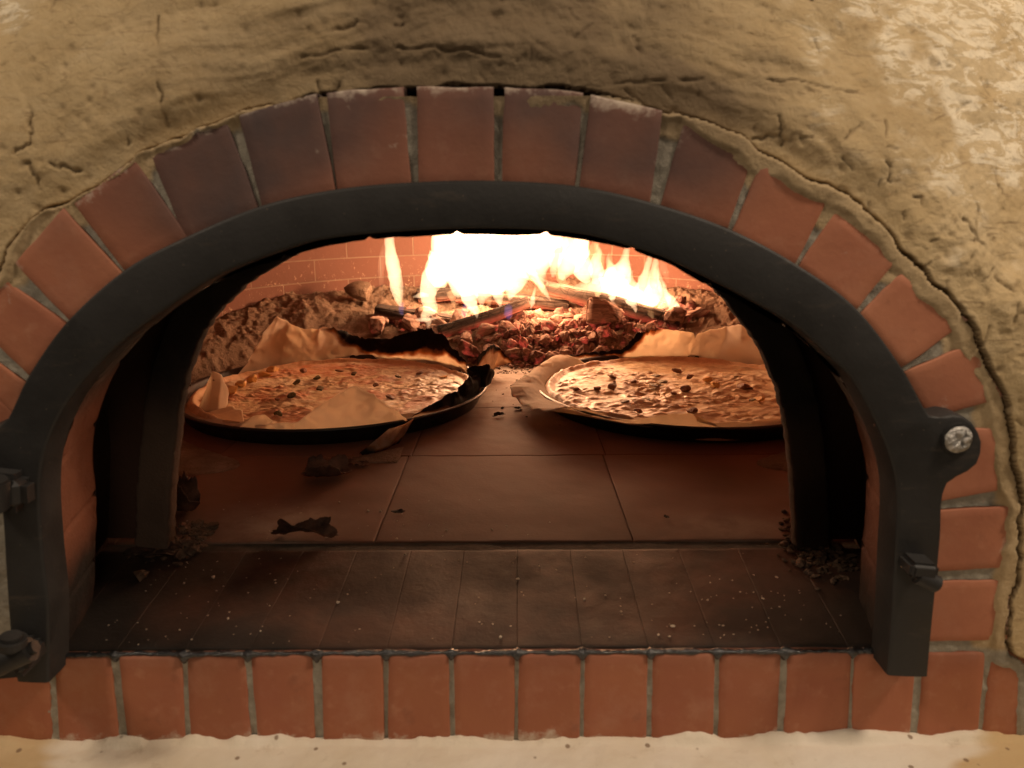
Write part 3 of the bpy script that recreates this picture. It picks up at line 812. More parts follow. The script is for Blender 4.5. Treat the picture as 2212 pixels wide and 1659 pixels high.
# --- inner arch ------------------------------------------------------------------
OPN = [(371, 1190), (373, 1150), (378, 1060), (385, 985), (397, 880), (419, 792), (455, 712), (505, 652), (560, 607), (640, 562), (740, 525), (830, 503), (960, 480), (1060, 474), (1200, 478), (1300, 495),
       (1400, 538), (1480, 588), (1550, 648), (1608, 718), (1650, 790), (1680, 872), (1697, 960), (1706, 1060), (1711, 1150), (1712, 1190)]
YR = .168
op = resample(toXZ(OPN, YR), 300)
onz = fbm(np.arange(300)*.6, np.zeros(300), o=4, s=14)*.0011
t_ = np.gradient(op, axis=0); t_ /= np.linalg.norm(t_, axis=1)[:, None]; nrm = np.stack([-t_[:, 1], t_[:, 0]], 1)
if ((nrm[150])[1] < 0): nrm = -nrm
op = op+nrm*(onz[:, None]+.0045)
def ring_rows(steps):
    rows = []
    for off, yy in steps:
        q = op+nrm*off
        rows.append(np.stack([q[:, 0], np.full(300, yy), q[:, 1]], 1))
    return np.array(rows)
R_ = ring_rows([(.002, .188), (.0, .184), (.0, .178), (.0, .172), (.0006, .169), (.002, .168)] + [(o_, .168) for o_ in np.linspace(.006, .030, 10)] + [(.0315, .1685), (.032, .170), (.032, .1865)])
V = R_.copy(); nn_ = fbm(V[..., 0]*60, V[..., 2]*60, V[..., 1]*60, o=4, s=17)*.0009; V[..., 1] += nn_
mesh_np('inner_arch', V.reshape(-1, 3), grid_faces(V.shape[0], 300), RING, OVEN,
        attrs={'soot_shade': np.clip(.15+.9*sst(V[..., 2], .08, .2)+.25*sst(V[..., 0], .1, .3), 0, 1).ravel()})
far = np.stack([(op[:, 0]-ctr[0])*2.6+ctr[0], np.maximum(op[:, 1]*2.6, op[:, 1])], 1)
R2 = np.array([np.stack([(op+nrm*.030)[:, 0]*(1-t)+far[:, 0]*t, np.full(300, .186), (op+nrm*.030)[:, 1]*(1-t)+far[:, 1]*t], 1) for t in np.linspace(0, 1, 30)])
mesh_np('throat_wall', R2.reshape(-1, 3), grid_faces(30, 300), FLUE, OVEN, attrs={'soot_shade': np.full(9000, .3)})

# --- dome ---------------------------------------------------------------------------
DC = np.array([-.02, .83]); DR = .655
nphi, nz_ = 260, 70
phi = np.linspace(-math.pi/2+.62, 3*math.pi/2-.62, nphi)
tz = np.linspace(0, 1, nz_)
rr = np.where(tz < .4, 1, np.cos(np.clip((tz-.4)/.6, 0, 1)*math.pi/2)); hz = np.where(tz < .4, tz/.4*.22, .22+.30*np.sin(np.clip((tz-.4)/.6, 0, 1)*math.pi/2))
PH, TT = np.meshgrid(phi, tz); RR = np.repeat(rr[:, None], nphi, 1)*DR
V = np.stack([DC[0]+np.cos(PH)*RR, DC[1]+np.sin(PH)*RR, np.repeat(hz[:, None], nphi, 1)], -1)
arcz = np.r_[0, np.cumsum(np.hypot(np.diff(rr*DR), np.diff(hz)))]
uv = np.stack([PH*DR+.045, np.repeat(arcz[:, None], nphi, 1)+.012], -1)
mesh_np('dome', V.reshape(-1, 3), grid_faces(nz_, nphi, flip=True), DOME, OVEN, uv=uv.reshape(-1, 2))

# --- ledge -----------------------------------------------------------------------
xs3 = np.arange(-.6, .6, .002); ys3 = np.r_[np.linspace(-.30, -.08, 12)[:-1], np.arange(-.08, .004, .0016)]
X, Y = np.meshgrid(xs3, ys3)
Zl = -.0785+fbm(X*14, Y*14, o=4, s=44)*.0022+fbm(X*70, Y*70, o=3, s=45)*.0006
lip = sst(Y, -.007, -.0005)*(.0012+.0075*np.maximum(0, fbm(X*22, X*0, o=4, s=46)+.05)+.004*np.exp(-((X-.275)/.045)**2))
Zl += lip
tanL = np.clip(sst(np.abs(X+fbm(X*9, Y*30, o=3, s=48)*.03), .345, .37)*.75, 0, 1)
V = np.stack([X, Y-.0015, Zl], -1)
mesh_np('ledge', V.reshape(-1, 3), grid_faces(len(ys3), len(xs3)), LEDGE, OVEN, attrs={'tan': tanL.ravel()})

# --- fittings on the iron frame --------------------------------------------------------
def cyl(bm, a, b, r, seg=28, r2=None, bev=.0012):
    a, b = Vector(a), Vector(b); d = b-a; L = d.length
    mt = Matrix.Translation((a+b)/2) @ d.to_track_quat('Z', 'Y').to_matrix().to_4x4()
    g = bmesh.ops.create_cone(bm, cap_ends=True, segments=seg, radius1=r, radius2=r if r2 is None else r2, depth=L, matrix=mt)
    es = list({e for v_ in g['verts'] for e in v_.link_edges if e.calc_face_angle(0) > 1})
    if bev: bmesh.ops.bevel(bm, geom=es, offset=bev, segments=2, affect='EDGES')
def rbox(bm, c, size, rot=None, bev=.002):
    mt = Matrix.Translation(c) @ (rot.to_matrix().to_4x4() if rot else Matrix()) @ Matrix.Diagonal((*size, 1))
    g = bmesh.ops.create_cube(bm, size=1, matrix=mt)
    es = list({e for v_ in g['verts'] for e in v_.link_edges})
    bmesh.ops.bevel(bm, geom=es, offset=bev, segments=3, affect='EDGES')
def fin(name, bm, mat, parent, ang=35):
    o = bm_obj(name, bm, mat, parent, True); o.data.set_sharp_from_angle(angle=math.radians(ang)); return o
def sub_of(o_parent):   # parts of the frame share its origin
    return o_parent
# screw in the right lug
c = P(2068, 948, Y=YI-.001)
bm = bmesh.new(); cyl(bm, (c.x, YI+.001, c.z), (c.x, YI-.0022, c.z), .0112, 40, bev=.0006)
fin('washer', bm, IRON, frame)
nr_, nt_ = 26, 64
rr_ = np.linspace(0, .0094, nr_); tt_ = np.linspace(0, 2*math.pi, nt_, endpoint=False)
Rg, Tg = np.meshgrid(rr_, tt_, indexing='ij')
hx = Rg*np.cos(Tg+.9); hz2 = Rg*np.sin(Tg+.9)
slot = np.exp(-(hx/.0013)**4)*(np.abs(hz2) < .0058)+np.exp(-(hz2/.0013)**4)*(np.abs(hx) < .0058)
hh = .0034*np.sqrt(np.maximum(0, 1-(Rg/.0096)**2))-.0024*np.clip(slot, 0, 1)+fbm(hx*400, hz2*400, o=4, s=3)*.0006
V = np.stack([c.x+Rg*np.cos(Tg), YI-.002-hh, c.z+Rg*np.sin(Tg)], -1)
mesh_np('screw_head', V.reshape(-1, 3), grid_faces(nr_, nt_, True), SCREW, frame)
# latch pin on the right leg
bm = bmesh.new()
a = P(1990, 1222, Y=YI+.002); 
rbox(bm, P(1982, 1222, Y=YI-.007), (.020, .022, .012), Euler((0, .1, 0)), .003)
cyl(bm, P(1978, 1240, Y=YI-.012), P(2026, 1263, Y=YI-.014), .0062)
fin('latch_pin', bm, IRON, frame)
# hinges on the left leg
bm = bmesh.new()
rbox(bm, P(2, 1058, Y=YI-.012), (.040, .024, .028), Euler((0, .12, 0)), .008)
cyl(bm, P(-22, 1035, Y=YI-.028), P(-22, 1100, Y=YI-.028), .011)
fin('hinge', bm, IRON, frame)
bm = bmesh.new()
rbox(bm, P(20, 1420, Y=YI-.016), (.040, .032, .020), Euler((0, -.1, 0)), .006)
pa, pb = P(-40, 1452, Y=YI-.032), P(78, 1396, Y=YI-.026)
cyl(bm, pa, pb, .0085, bev=.004)
cyl(bm, P(24, 1402, Y=YI-.034), P(24, 1372, Y=YI-.034), .0095, bev=.003)
fin('hinge', bm, IRON, frame)

# ------------------------------------------------------------------ ash, embers, fire
PANS = [(-.302, .74), (.298, .74)]; PR = .258
def Hpile(x, y):
    r_ = np.hypot(x-DC[0], y-DC[1]); d = DR-r_; a = np.arctan2(y-DC[1], x-DC[0])
    backk = sst(np.sin(a), -.1, .75)
    h = (.085+.035*backk)*(1-sst(d, -.02, .14+.28*backk))
    pl_ = (.052*sst(y, .985, 1.11)+.022*sst(y, 1.1, 1.25))*sst(x, -.46, -.30)*sst(-x, -.52, -.40)
    k_ = .02; dlt = np.abs(h-pl_); h = np.maximum(h, pl_)+np.maximum(k_-dlt, 0)**2/(4*k_)
    for cx, cy_ in PANS:
        h = h*sst(np.hypot(x-cx, y-cy_), PR+.004, PR+.09)
    lim = 1.0-.03*np.cos(x*9)
    h = h*sst(y, .36, .55)*np.where(np.abs(x-.05) < .2, sst(y, .97, 1.08), 1)
    return h
xs4 = np.arange(-.68, .64, .0032); ys4 = np.arange(.34, 1.49, .0032)
X, Y = np.meshgrid(xs4, ys4)
H = Hpile(X, Y); mk = sst(H, .002, .03)
cd, ci = cell(X*38, Y*38, 31); cd3, ci3 = cell(X*80, Y*80, 35)
lum = (np.maximum(0, .55-cd)*.030*(ci > .35)+np.maximum(0, .5-cd3)*.014)
Hn = H+mk*(fbm(X*11, Y*11, o=3, s=81)*.011+fbm(X*46, Y*46, o=6, s=82, g=.78)*.0066+lum*.30+fbm(X*120, Y*120, o=2, s=83)*.0014)
Hn = np.where(H > .0012, Hn, -.004)
V = np.stack([X, Y, Hn], -1).reshape(-1, 3); F = grid_faces(len(ys4), len(xs4))
ok = (np.hypot(X-DC[0], Y-DC[1]) < DR+.004).ravel()
F = F[ok[F].all(1) & (Hn.ravel()[F].max(1) > -.001)]
V, F = compact(V, F)
tag(mesh_np('ash_bed', V, F, ASH, None), 'lumpy grey ash heaped against the oven back and sides', 'ash', kind='stuff')

def lumpy_chunk(seed, elong=1.4, boxy=.6, cuts=9):
    bm = bmesh.new(); bmesh.ops.create_icosphere(bm, subdivisions=4, radius=1)
    r = random.Random(seed)
    for v_ in bm.verts: v_.co = Vector((v_.co.x*elong, v_.co.y*r.uniform(1, 1), v_.co.z*.8))
    for k in range(cuts):
        nrm_ = Vector([r.gauss(0, 1) for _ in range(3)]).normalized(); dd = r.uniform(.42, .8)
        for v_ in bm.verts:
            s_ = v_.co.dot(nrm_)-dd
            if s_ > 0: v_.co -= nrm_*s_*.96
    co = np.array([v_.co for v_ in bm.verts])
    nn2 = fbm(co[:, 0]*1.6, co[:, 1]*5, co[:, 2]*5, o=3, s=seed)*.085
    for v_, q in zip(bm.verts, nn2): v_.co *= 1+q
    me = bpy.data.meshes.new('charcoal'); bm.to_mesh(me); bm.free()
    me.polygons.foreach_set('use_smooth', [True]*len(me.polygons)); me.set_sharp_from_angle(angle=math.radians(32))
    return me
variants = []
for s_ in range(12):
    me = lumpy_chunk(s_+3, random.uniform(1.0, 1.6))
    me.transform(Matrix.Scale(.0185, 4)); variants.append(me)
for i, me in enumerate(variants): me.materials.append([COAL, COALR, COAL, COALD][i % 4])
placed = 0; pts = []
tries = 0
while placed < 230 and tries < 9000:
    tries += 1
    x = rng.uniform(-.30, .42); y = rng.uniform(.985, 1.20)
    front_ = 1.0+.09*max(0, (abs(x-.05)-.10)/.2)
    if x < -.12: front_ = 1.08
    if y < front_+rng.uniform(0, .02): continue
    if min(math.hypot(x-a, y-b) for a, b in PANS) < PR+.018: continue
    dens = math.exp(-((x-.13)/.24)**2)*.9+.15
    if rng.uniform() > dens: continue
    s_ = float(np.clip(rng.lognormal(-.2, .5), .3, 1.9))
    if any(math.hypot(x-a, y-b) < .0082*(s_+c_) for a, b, c_ in pts): continue
    pts.append((x, y, s_))
    z = float(Hpile(np.array([x]), np.array([y]))[0])
    src = variants[placed % 12]
    if s_ > 1.05 and placed % 4 == 1: src = variants[(placed+1) % 12]
    o = bpy.data.objects.new('charcoal_lump', src); COL.objects.link(o)
    o.location = (x, y, z+.010*s_); o.rotation_euler = (random.uniform(-.9, .9), random.uniform(-.9, .9), random.uniform(0, 6.28))
    o.scale = (s_, s_*random.uniform(.65, 1.15), s_*random.uniform(.6, 1.15))
    tag(o, 'small ash-dusted ember lump in the glowing heap between fire and pans', 'charcoal', 'charcoal lumps in the ember heap')
    placed += 1

def spike_chunk(name, base, pts2, mat, label):
    pass
# the big upright wedge of charcoal
bm = bmesh.new()
b0 = [P(1262, 700, Y=1.10), P(1340, 698, Y=1.085), P(1352, 676, Y=1.13), P(1275, 690, Y=1.17)]
t0 = [P(1268, 640, Y=1.12), P(1300, 641, Y=1.12), P(1348, 668, Y=1.125), P(1278, 645, Y=1.15)]
hull = [Vector(p) for p in b0+t0]; 
for p in hull: bm.verts.new(p)
bmesh.ops.convex_hull(bm, input=bm.verts)
bmesh.ops.bevel(bm, geom=bm.edges[:], offset=.004, segments=2, affect='EDGES')
bmesh.ops.triangulate(bm, faces=bm.faces); bmesh.ops.subdivide_edges(bm, edges=bm.edges, cuts=4, use_grid_fill=True)
for v_ in bm.verts:
    q = v_.co; v_.co += Vector((1, 1, 1))*float(fbm(np.array([q.x*70]), np.array([q.y*70]), np.array([q.z*70]), o=3, s=2)[0])*.0016
tag(bm_obj('charcoal_block', bm, COAL, None, True, loc=hull[0]), 'large upright wedge of charcoal standing among the embers', 'charcoal')
me = lumpy_chunk(77, 1.5); me.transform(Matrix.Scale(.03, 4)); me.materials.append(ASH)
o = link('spent_chunk', me, None); o.location = P(782, 628, Y=1.27); o.rotation_euler = (0, .1, .2)
tag(o, 'pale ash-covered wood chunk on the ash behind the left pan', 'wood chunk')

def log(name, a, b, wd_, ht, label, seed, roll=0, taper=.9):
    a, b = Vector(a), Vector(b); d = (b-a); L = d.length; d.normalize()
    up = Vector((0, 0, 1)); sd = d.cross(up).normalized(); up = sd.cross(d).normalized()
    R = Matrix.Rotation(roll, 3, d); sd = R @ sd; up = R @ up
    nu, nv = 110, 64
    t = np.linspace(0, 1, nu); th_ = np.linspace(0, 2*math.pi, nv, endpoint=False)
    T, TH = np.meshgrid(t, th_, indexing='ij')
    e = 3.5
    cx = np.sign(np.cos(TH))*np.abs(np.cos(TH))**(2/e); cz = np.sign(np.sin(TH))*np.abs(np.sin(TH))**(2/e)
    S1 = T*L
    nb = fbm(S1*12, cx*1.2+seed, cz*1.2, o=3, s=seed)*.10
    k = 1-(1-taper)*T
    # char checking: transverse cracks
    cdx, _ = cell(S1*42+fbm(S1*20, cx*2, o=2, s=seed)*.4, TH*1.6, seed+3)
    chk = -.06*sst(cdx, .45, .8)
    rr2 = (1+nb+chk+fbm(S1*30, TH*5, o=2, s=seed+9)*.05)*k
    endc = np.where((t < .012) | (t > .988), .0, 1)
    ends = np.minimum(1, np.minimum(t, 1-t)/.006+0.02)
    rr2 = rr2*ends[:, None]
    U = cx*wd_/2*rr2; W = cz*ht/2*rr2
    slant = (W*.35)[...] if False else 0
    bend = np.sin(T*math.pi)*.004*math.sin(seed)
    A = np.array(a); V = A+S1[..., None]*np.array(d)+U[..., None]*np.array(sd)+(W+bend)[..., None]*np.array(up)
    und = np.clip(-cz*1.2-.1, 0, 1)*(V[..., 2] < 9)
    mid_ = (a+b)/2
    # object frame runs along the log so that the grain follows it
    me_o = mesh_np(name, V.reshape(-1, 3), grid_faces(nu, nv, True), LOG, None, loc=tuple(mid_), attrs={'under': und.ravel()})
    Rw = Matrix((d, sd, up)).transposed()
    me_o.data.transform(Rw.inverted().to_4x4()); me_o.rotation_euler = Rw.to_euler()
    return tag(me_o, label, 'log')
log('firewood', P(812, 672, Y=1.18), P(1010, 700, Y=1.17), .060, .032, 'blackened split log lying at the left end of the fire', 3)
log('firewood', P(948, 718, Y=1.06), P(1142, 652, Y=1.17), .020, .030, 'thin burning plank slanting up to the right at the front of the fire', 5, .35)
log('firewood', P(1474, 700, Y=1.12), P(1180, 622, Y=1.26), .040, .036, 'long charred log sloping down to the right behind the embers', 8)
log('firewood', P(1130, 588, Y=1.32), P(1265, 655, Y=1.26), .03, .022, 'short thin stick leaning at the centre of the fire', 11, .3)
log('firewood', P(985, 640, Y=1.30), P(1230, 662, Y=1.28), .05, .03, 'dark log lying flat under the middle of the flames', 14)
log('firewood', P(900, 640, Y=1.33), P(1080, 618, Y=1.36), .05, .035, 'half burnt log hidden low behind the left flames', 17)

# fire: glowing gas volumes
def mat_flame(name, col, S):
    m = bpy.data.materials.new(name); m.use_nodes = True; nt = m.node_tree
    for nd in list(nt.nodes):
        if nd.type == 'BSDF_PRINCIPLED': nt.nodes.remove(nd)
    e = nt.nodes.new('ShaderNodeEmission'); e.inputs[0].default_value = (*col, 1); e.inputs[1].default_value = S
    nt.links.new(e.outputs[0], nt.nodes['Material Output'].inputs['Volume'])
    m.cycles.homogeneous_volume = True if hasattr(m.cycles, 'homogeneous_volume') else None
    return m
FL1 = mat_flame('white hot flame', (1, .62, .34), 95)
FL2 = mat_flame('orange flame', (1, .50, .20), 48)
FL3 = mat_flame('faint flame', (1, .55, .30), 14)
FL4 = mat_flame('blue flame base', (.25, .3, 1), 10)
FIREO = empty('fire', (.1, 1.22, .06), 'bright white and orange flames rising from the logs at the oven back', 'fire')
def tongue(pl, Y, mat, dep=.75, seed=0, wob=.20):
    """pl: list of (px, py, radius px) from root to tip"""
    p = resample(np.array(pl, float), 60)
    zc = (P(p[0, 0], p[0, 1], Y=Y)-CAM).length
    n_ = 60; m_ = 22; th_ = np.linspace(0, 2*math.pi, m_, endpoint=False)
    cen = np.array([list(P(a, b, Y=Y)) for a, b, _ in p]); cen[:, 1] += np.sin(np.linspace(0, 4, n_)+seed)*.012
    rad_ = p[:, 2]/PXF*zc
    tg = np.gradient(cen, axis=0); tg /= np.linalg.norm(tg, axis=1)[:, None]
    sx = np.stack([tg[:, 2], tg[:, 1]*0, -tg[:, 0]], 1); sx /= np.linalg.norm(sx, axis=1)[:, None]+1e-9
    sy = np.cross(tg, sx)
    wv = 1+wob*fbm(np.arange(n_)[:, None]*.16+seed*7, np.cos(th_)[None]*1.2+seed, np.sin(th_)[None]*1.2, o=3, s=seed)
    V = cen[:, None]+sx[:, None]*(np.cos(th_)[None, :, None]*(rad_[:, None]*wv)[..., None])+sy[:, None]*(np.sin(th_)[None, :, None]*(rad_[:, None]*wv*dep)[..., None])
    V = V.reshape(-1, 3); F = grid_faces(n_, m_, True)
    # close the ends with fans (as quads with a doubled centre is avoided: add centre verts, triangles)
    V = np.vstack([V, cen[0], cen[-1]]); c0, c1 = n_*m_, n_*m_+1
    T0 = [(c0, (j+1) % m_, j) for j in range(m_)]; b_ = (n_-1)*m_
    T1 = [(c1, b_+j, b_+(j+1) % m_) for j in range(m_)]
    tri = np.vstack([F[:, [0, 1, 2]], F[:, [0, 2, 3]], np.array(T0), np.array(T1)])
    return mesh_np('flame', V, tri, mat, FIREO)
TG = [
    # left lone tongue
    ([(866, 664, 2), (860, 645, 9), (852, 600, 16), (844, 560, 14), (842, 530, 11), (842, 505, 9), (846, 470, 2)], 1.22, FL1, .6),
    ([(824, 640, 2), (822, 600, 6), (826, 560, 8), (835, 520, 4)], 1.22, FL3, .6),
    # thin twisted column down at the left
    ([(922, 712, 1), (925, 695, 7), (915, 684, 8), (930, 665, 14), (925, 640, 18), (930, 610, 22), (945, 585, 28), (960, 560, 36)], 1.06, FL1, .5),
    ([(896, 690, 1), (915, 689, 5), (945, 688, 2)], 1.055, FL1, .8),
    ([(893, 640, 1), (910, 637, 6), (925, 640, 4)], 1.06, FL1, .8),
    # the main body
    ([(950, 620, 12), (952, 590, 30), (968, 560, 36), (965, 535, 34), (975, 505, 44), (990, 470, 50), (1000, 430, 40), (1010, 390, 4)], 1.24, FL1, .6),
    ([(985, 640, 6), (1000, 610, 46), (1005, 570, 58), (1010, 530, 62), (1020, 490, 62), (1030, 440, 50), (1035, 380, 4)], 1.26, FL1, .5),
    ([(1040, 665, 2), (1040, 640, 16), (1050, 600, 60), (1060, 550, 66), (1065, 505, 66), (1075, 450, 52), (1080, 390, 4)], 1.24, FL1, .5),
    ([(1030, 690, 1), (1028, 675, 7), (1016, 650, 16), (1012, 620, 26)], 1.07, FL1, .6),
    ([(1082, 665, 1), (1078, 645, 9), (1072, 620, 20)], 1.2, FL1, .6),
    ([(1100, 648, 3), (1108, 610, 26), (1112, 570, 42), (1125, 530, 55), (1135, 490, 54), (1150, 440, 40), (1160, 390, 4)], 1.27, FL1, .5),
    ([(1172, 632, 2), (1166, 600, 10), (1160, 570, 30), (1165, 530, 42), (1180, 490, 40), (1190, 440, 20), (1195, 400, 3)], 1.24, FL1, .5),
    ([(1190, 650, 1), (1180, 635, 5), (1162, 610, 8), (1148, 585, 9)], 1.18, FL1, .7),
    ([(1145, 668, 2), (1150, 655, 6), (1152, 640, 4), (1156, 620, 2)], 1.17, FL1, .8),
    ([(1195, 600, 3), (1198, 570, 12), (1205, 545, 16), (1215, 515, 12), (1222, 500, 3)], 1.26, FL1, .6),
    ([(1212, 605, 6), (1222, 580, 20), (1235, 555, 30), (1246, 530, 28), (1256, 505, 20), (1262, 470, 5)], 1.25, FL1, .5),
    ([(1270, 610, 6), (1262, 590, 20), (1256, 560, 18), (1256, 530, 16), (1258, 500, 14), (1256, 470, 4)], 1.22, FL1, .6),
    ([(1240, 618, 4), (1280, 618, 15), (1310, 620, 24), (1345, 634, 24), (1385, 648, 20), (1420, 660, 14), (1440, 668, 3)], 1.22, FL1, .5),
    ([(1280, 605, 3), (1292, 580, 12), (1296, 555, 10), (1290, 530, 6), (1300, 515, 2)], 1.26, FL2, .6),
    ([(1310, 612, 3), (1318, 590, 10), (1318, 565, 6), (1320, 545, 2)], 1.26, FL2, .6),
    ([(1285, 615, 6), (1290, 590, 16), (1286, 565, 12), (1292, 545, 7), (1288, 528, 2)], 1.21, FL1, .5),
    ([(1305, 625, 5), (1312, 600, 18), (1318, 580, 11), (1312, 560, 5), (1316, 545, 1)], 1.2, FL1, .5),
    ([(1425, 670, 4), (1436, 650, 12), (1430, 625, 9), (1424, 600, 6), (1424, 575, 1)], 1.17, FL1, .5),
    ([(1360, 655, 6), (1366, 630, 16), (1362, 605, 9), (1368, 585, 2)], 1.19, FL1, .5),
    ([(1318, 640, 6), (1330, 610, 28), (1344, 585, 22), (1352, 560, 10), (1356, 535, 5), (1358, 520, 1)], 1.2, FL1, .6),
    ([(1372, 660, 6), (1384, 640, 20), (1392, 610, 14), (1398, 585, 8), (1402, 560, 6), (1404, 545, 1)], 1.2, FL1, .6),
    ([(1400, 665, 8), (1412, 640, 20), (1414, 610, 13), (1413, 585, 9), (1414, 565, 6), (1418, 548, 1)], 1.19, FL1, .6),
    ([(1476, 712, 1), (1474, 698, 6), (1462, 675, 12), (1448, 650, 10), (1436, 630, 5), (1430, 605, 1)], 1.13, FL1, .7),
    ([(1375, 678, 1), (1368, 660, 6), (1360, 645, 12)], 1.15, FL1, .7),
    ([(1410, 690, 1), (1404, 672, 9), (1400, 655, 14)], 1.14, FL2, .7),
    ([(1440, 610, 3), (1434, 580, 9), (1428, 560, 4), (1425, 540, 1)], 1.23, FL3, .6),
    ([(1235, 640, 2), (1222, 625, 8), (1212, 600, 10), (1200, 585, 5)], 1.24, FL2, .6),
    # haze of thin flame round the body
    ([(1130, 600, 3), (1128, 570, 12), (1138, 540, 16), (1132, 510, 10), (1136, 470, 3)], 1.20, FL2, .5),
    ([(1270, 600, 3), (1278, 575, 9), (1274, 550, 12), (1284, 525, 8), (1280, 500, 2)], 1.24, FL2, .5),
    ([(1220, 560, 3), (1230, 535, 6), (1226, 515, 5), (1232, 495, 2)], 1.2, FL2, .5),
    ([(985, 668, 1), (980, 650, 6), (972, 630, 10)], 1.16, FL2, .6),
    ([(1052, 676, 1), (1056, 655, 5), (1054, 638, 9)], 1.18, FL2, .6),
    ([(1330, 668, 1), (1326, 652, 5), (1322, 640, 8)], 1.16, FL1, .6),
    ([(1290, 652, 1), (1292, 640, 5), (1290, 628, 9)], 1.16, FL2, .6),
    ([(1450, 690, 1), (1444, 672, 5), (1436, 655, 8)], 1.14, FL2, .6),
    ([(1000, 690, 2), (1004, 672, 8), (1010, 655, 8)], 1.14, FL4, .7),
    ([(870, 680, 2), (868, 668, 6), (866, 655, 5)], 1.15, FL4, .7),
    ([(1100, 690, 2), (1098, 676, 10), (1100, 660, 6)], 1.10, FL4, .7),
]
for i, (pl, Y_, mt, dp) in enumerate(TG): tongue(pl, Y_, mt, dp, i)

# ------------------------------------------------------------------ pans, paper, pizzas
def lathe(name, prof, c, mat, parent=None, seg=180):
    prof = np.array(prof); th_ = np.linspace(0, 2*math.pi, seg, endpoint=False)
    R, T = np.meshgrid(prof[:, 0], th_, indexing='ij'); Zz = np.repeat(prof[:, 1][:, None], seg, 1)
    V = np.stack([c[0]+R*np.cos(T), c[1]+R*np.sin(T), c[2]+Zz], -1)
    return mesh_np(name, V.reshape(-1, 3), grid_faces(len(prof), seg, True), mat, parent, loc=c)
def pan(c, label):
    pr = [(0, .0012), (.235, .0012), (.241, .003), (.251, .0235), (.2535, .0262), (.2575, .0272), (.2605, .0255), (.2602, .0232), (.2565, .0225), (.2535, .0205), (.2445, .0005), (.238, .0002), (0, .0002)]
    o = lathe('pizza_pan', pr, (c[0], c[1], .0006), PANM); return tag(o, label, 'pan')
pan(PANS[0], 'round black metal pan on the left side of the hearth, beside the ash')
pan(PANS[1], 'round black metal pan at the right, partly behind the inner arch')

def flap(cols, c, r, rows=26, n=150, crum=.0016, seed=0, z0=.012, hump=0.0, tint=0.0):
    """cols: (foot, top px, dy, char start) with foot an angle in degrees or (px,py,Z)"""
    ft_, tp, ch, lean = [], [], [], []
    for f_, t_, dy, c_ in cols:
        if isinstance(f_, tuple): a = np.array(P(f_[0], f_[1], Z=f_[2]))
        else: a = np.array([c[0]+r*math.cos(math.radians(f_)), c[1]+r*math.sin(math.radians(f_)), z0])
        b = np.array(P(t_[0], t_[1], Y=a[1]+dy))
        ft_.append(a); tp.append(b); ch.append(c_)
    q = np.hstack([np.array(ft_), np.array(tp), np.array(ch)[:, None]])
    t0_ = np.linspace(0, 1, len(q)); tt = np.linspace(0, 1, n)
    sm = np.stack([np.interp(tt, t0_, q[:, k]) for k in range(7)], 1)
    kern = np.array([1, 2, 3, 2, 1.])/9
    for k in range(7):
        e_ = np.pad(sm[:, k], 2, 'edge'); sm[:, k] = np.convolve(e_, kern, 'valid')
    s_ = np.linspace(0, 1, rows)[:, None]
    A, B = sm[None, :, :3], sm[None, :, 3:6]
    V = A*(1-s_[..., None])+B*s_[..., None]
    L = np.linalg.norm(B-A, axis=-1)
    V[..., 2] += hump*np.sin(s_*math.pi)**.7
    nx = fbm(V[..., 0]*28, V[..., 1]*28, V[..., 2]*28, o=3, s=seed+5); ny = fbm(V[..., 0]*22+9, V[..., 1]*22, V[..., 2]*22, o=3, s=seed+15)
    amp = crum*(.25+1.9*s_)*np.minimum(1, L/.03+.15)
    V[..., 1] += ny*amp*2.4; V[..., 0] += nx*amp; V[..., 2] += nx*amp*.5
    # sharp creases
    cz_ = np.abs(fbm(V[..., 0]*34+V[..., 2]*30, V[..., 2]*26-V[..., 0]*12, o=2, s=seed+31)); V[..., 1] += (cz_-.3)*amp*1.7
    # burnt edges eaten irregularly
    edge_ = fbm(np.arange(n)*.35, np.zeros(n), o=4, s=seed+2)*.05
    chv = s_-sm[None, :, 6]+fbm(V[..., 0]*40, V[..., 2]*60, o=3, s=seed+8)*.10
    burnt = np.maximum(np.clip(chv*2.0+.35, 0, 1), tint)
    V[..., 2] += np.where(sm[None, :, 6] < .9, edge_[None]*L*s_**3, edge_[None]*L*.2*s_**3)
    ul = np.r_[0, np.cumsum(np.linalg.norm(np.diff((sm[:, :3]+sm[:, 3:6])/2, axis=0), axis=1))]
    UV = np.stack([np.repeat(ul[None], rows, 0), s_*L], -1)
    return V.reshape(-1, 3), grid_faces(rows, n), burnt.ravel(), UV.reshape(-1, 2)
def paper(name, c, flaps, label, seed=0):
    VV, FF, BB, UU = [], [], [], []; off = 0
    # sheet on the pan floor
    th_ = np.linspace(0, 2*math.pi, 120, endpoint=False); R = np.r_[0, np.linspace(.1, .236, 12), .243]
    Rg, Tg = np.meshgrid(R, th_, indexing='ij')
    V = np.stack([c[0]+Rg*np.cos(Tg), c[1]+Rg*np.sin(Tg), np.where(Rg > .24, .011, .0038)+0*Tg], -1).reshape(-1, 3)
    VV.append(V); FF.append(grid_faces(len(R), 120, True)); BB.append(np.zeros(len(V))); UU.append(V[:, :2]); off = len(V)
    for k, (cols, kw) in enumerate(flaps):
        V, F, B, U = flap(cols, c, kw.pop('r', .246), seed=seed+k*11, **kw)
        VV.append(V); FF.append(F+off); BB.append(B); UU.append(U); off += len(V)
    o = mesh_np(name, np.vstack(VV), np.vstack(FF), PAPER, None, loc=(c[0], c[1], .004), attrs={'char': np.concatenate(BB)}, uv=np.vstack(UU))
    sd_ = o.modifiers.new('thickness', 'SOLIDIFY'); sd_.thickness = .0004; sd_.offset = 0
    return tag(o, label, 'baking paper')
N_ = 2.0
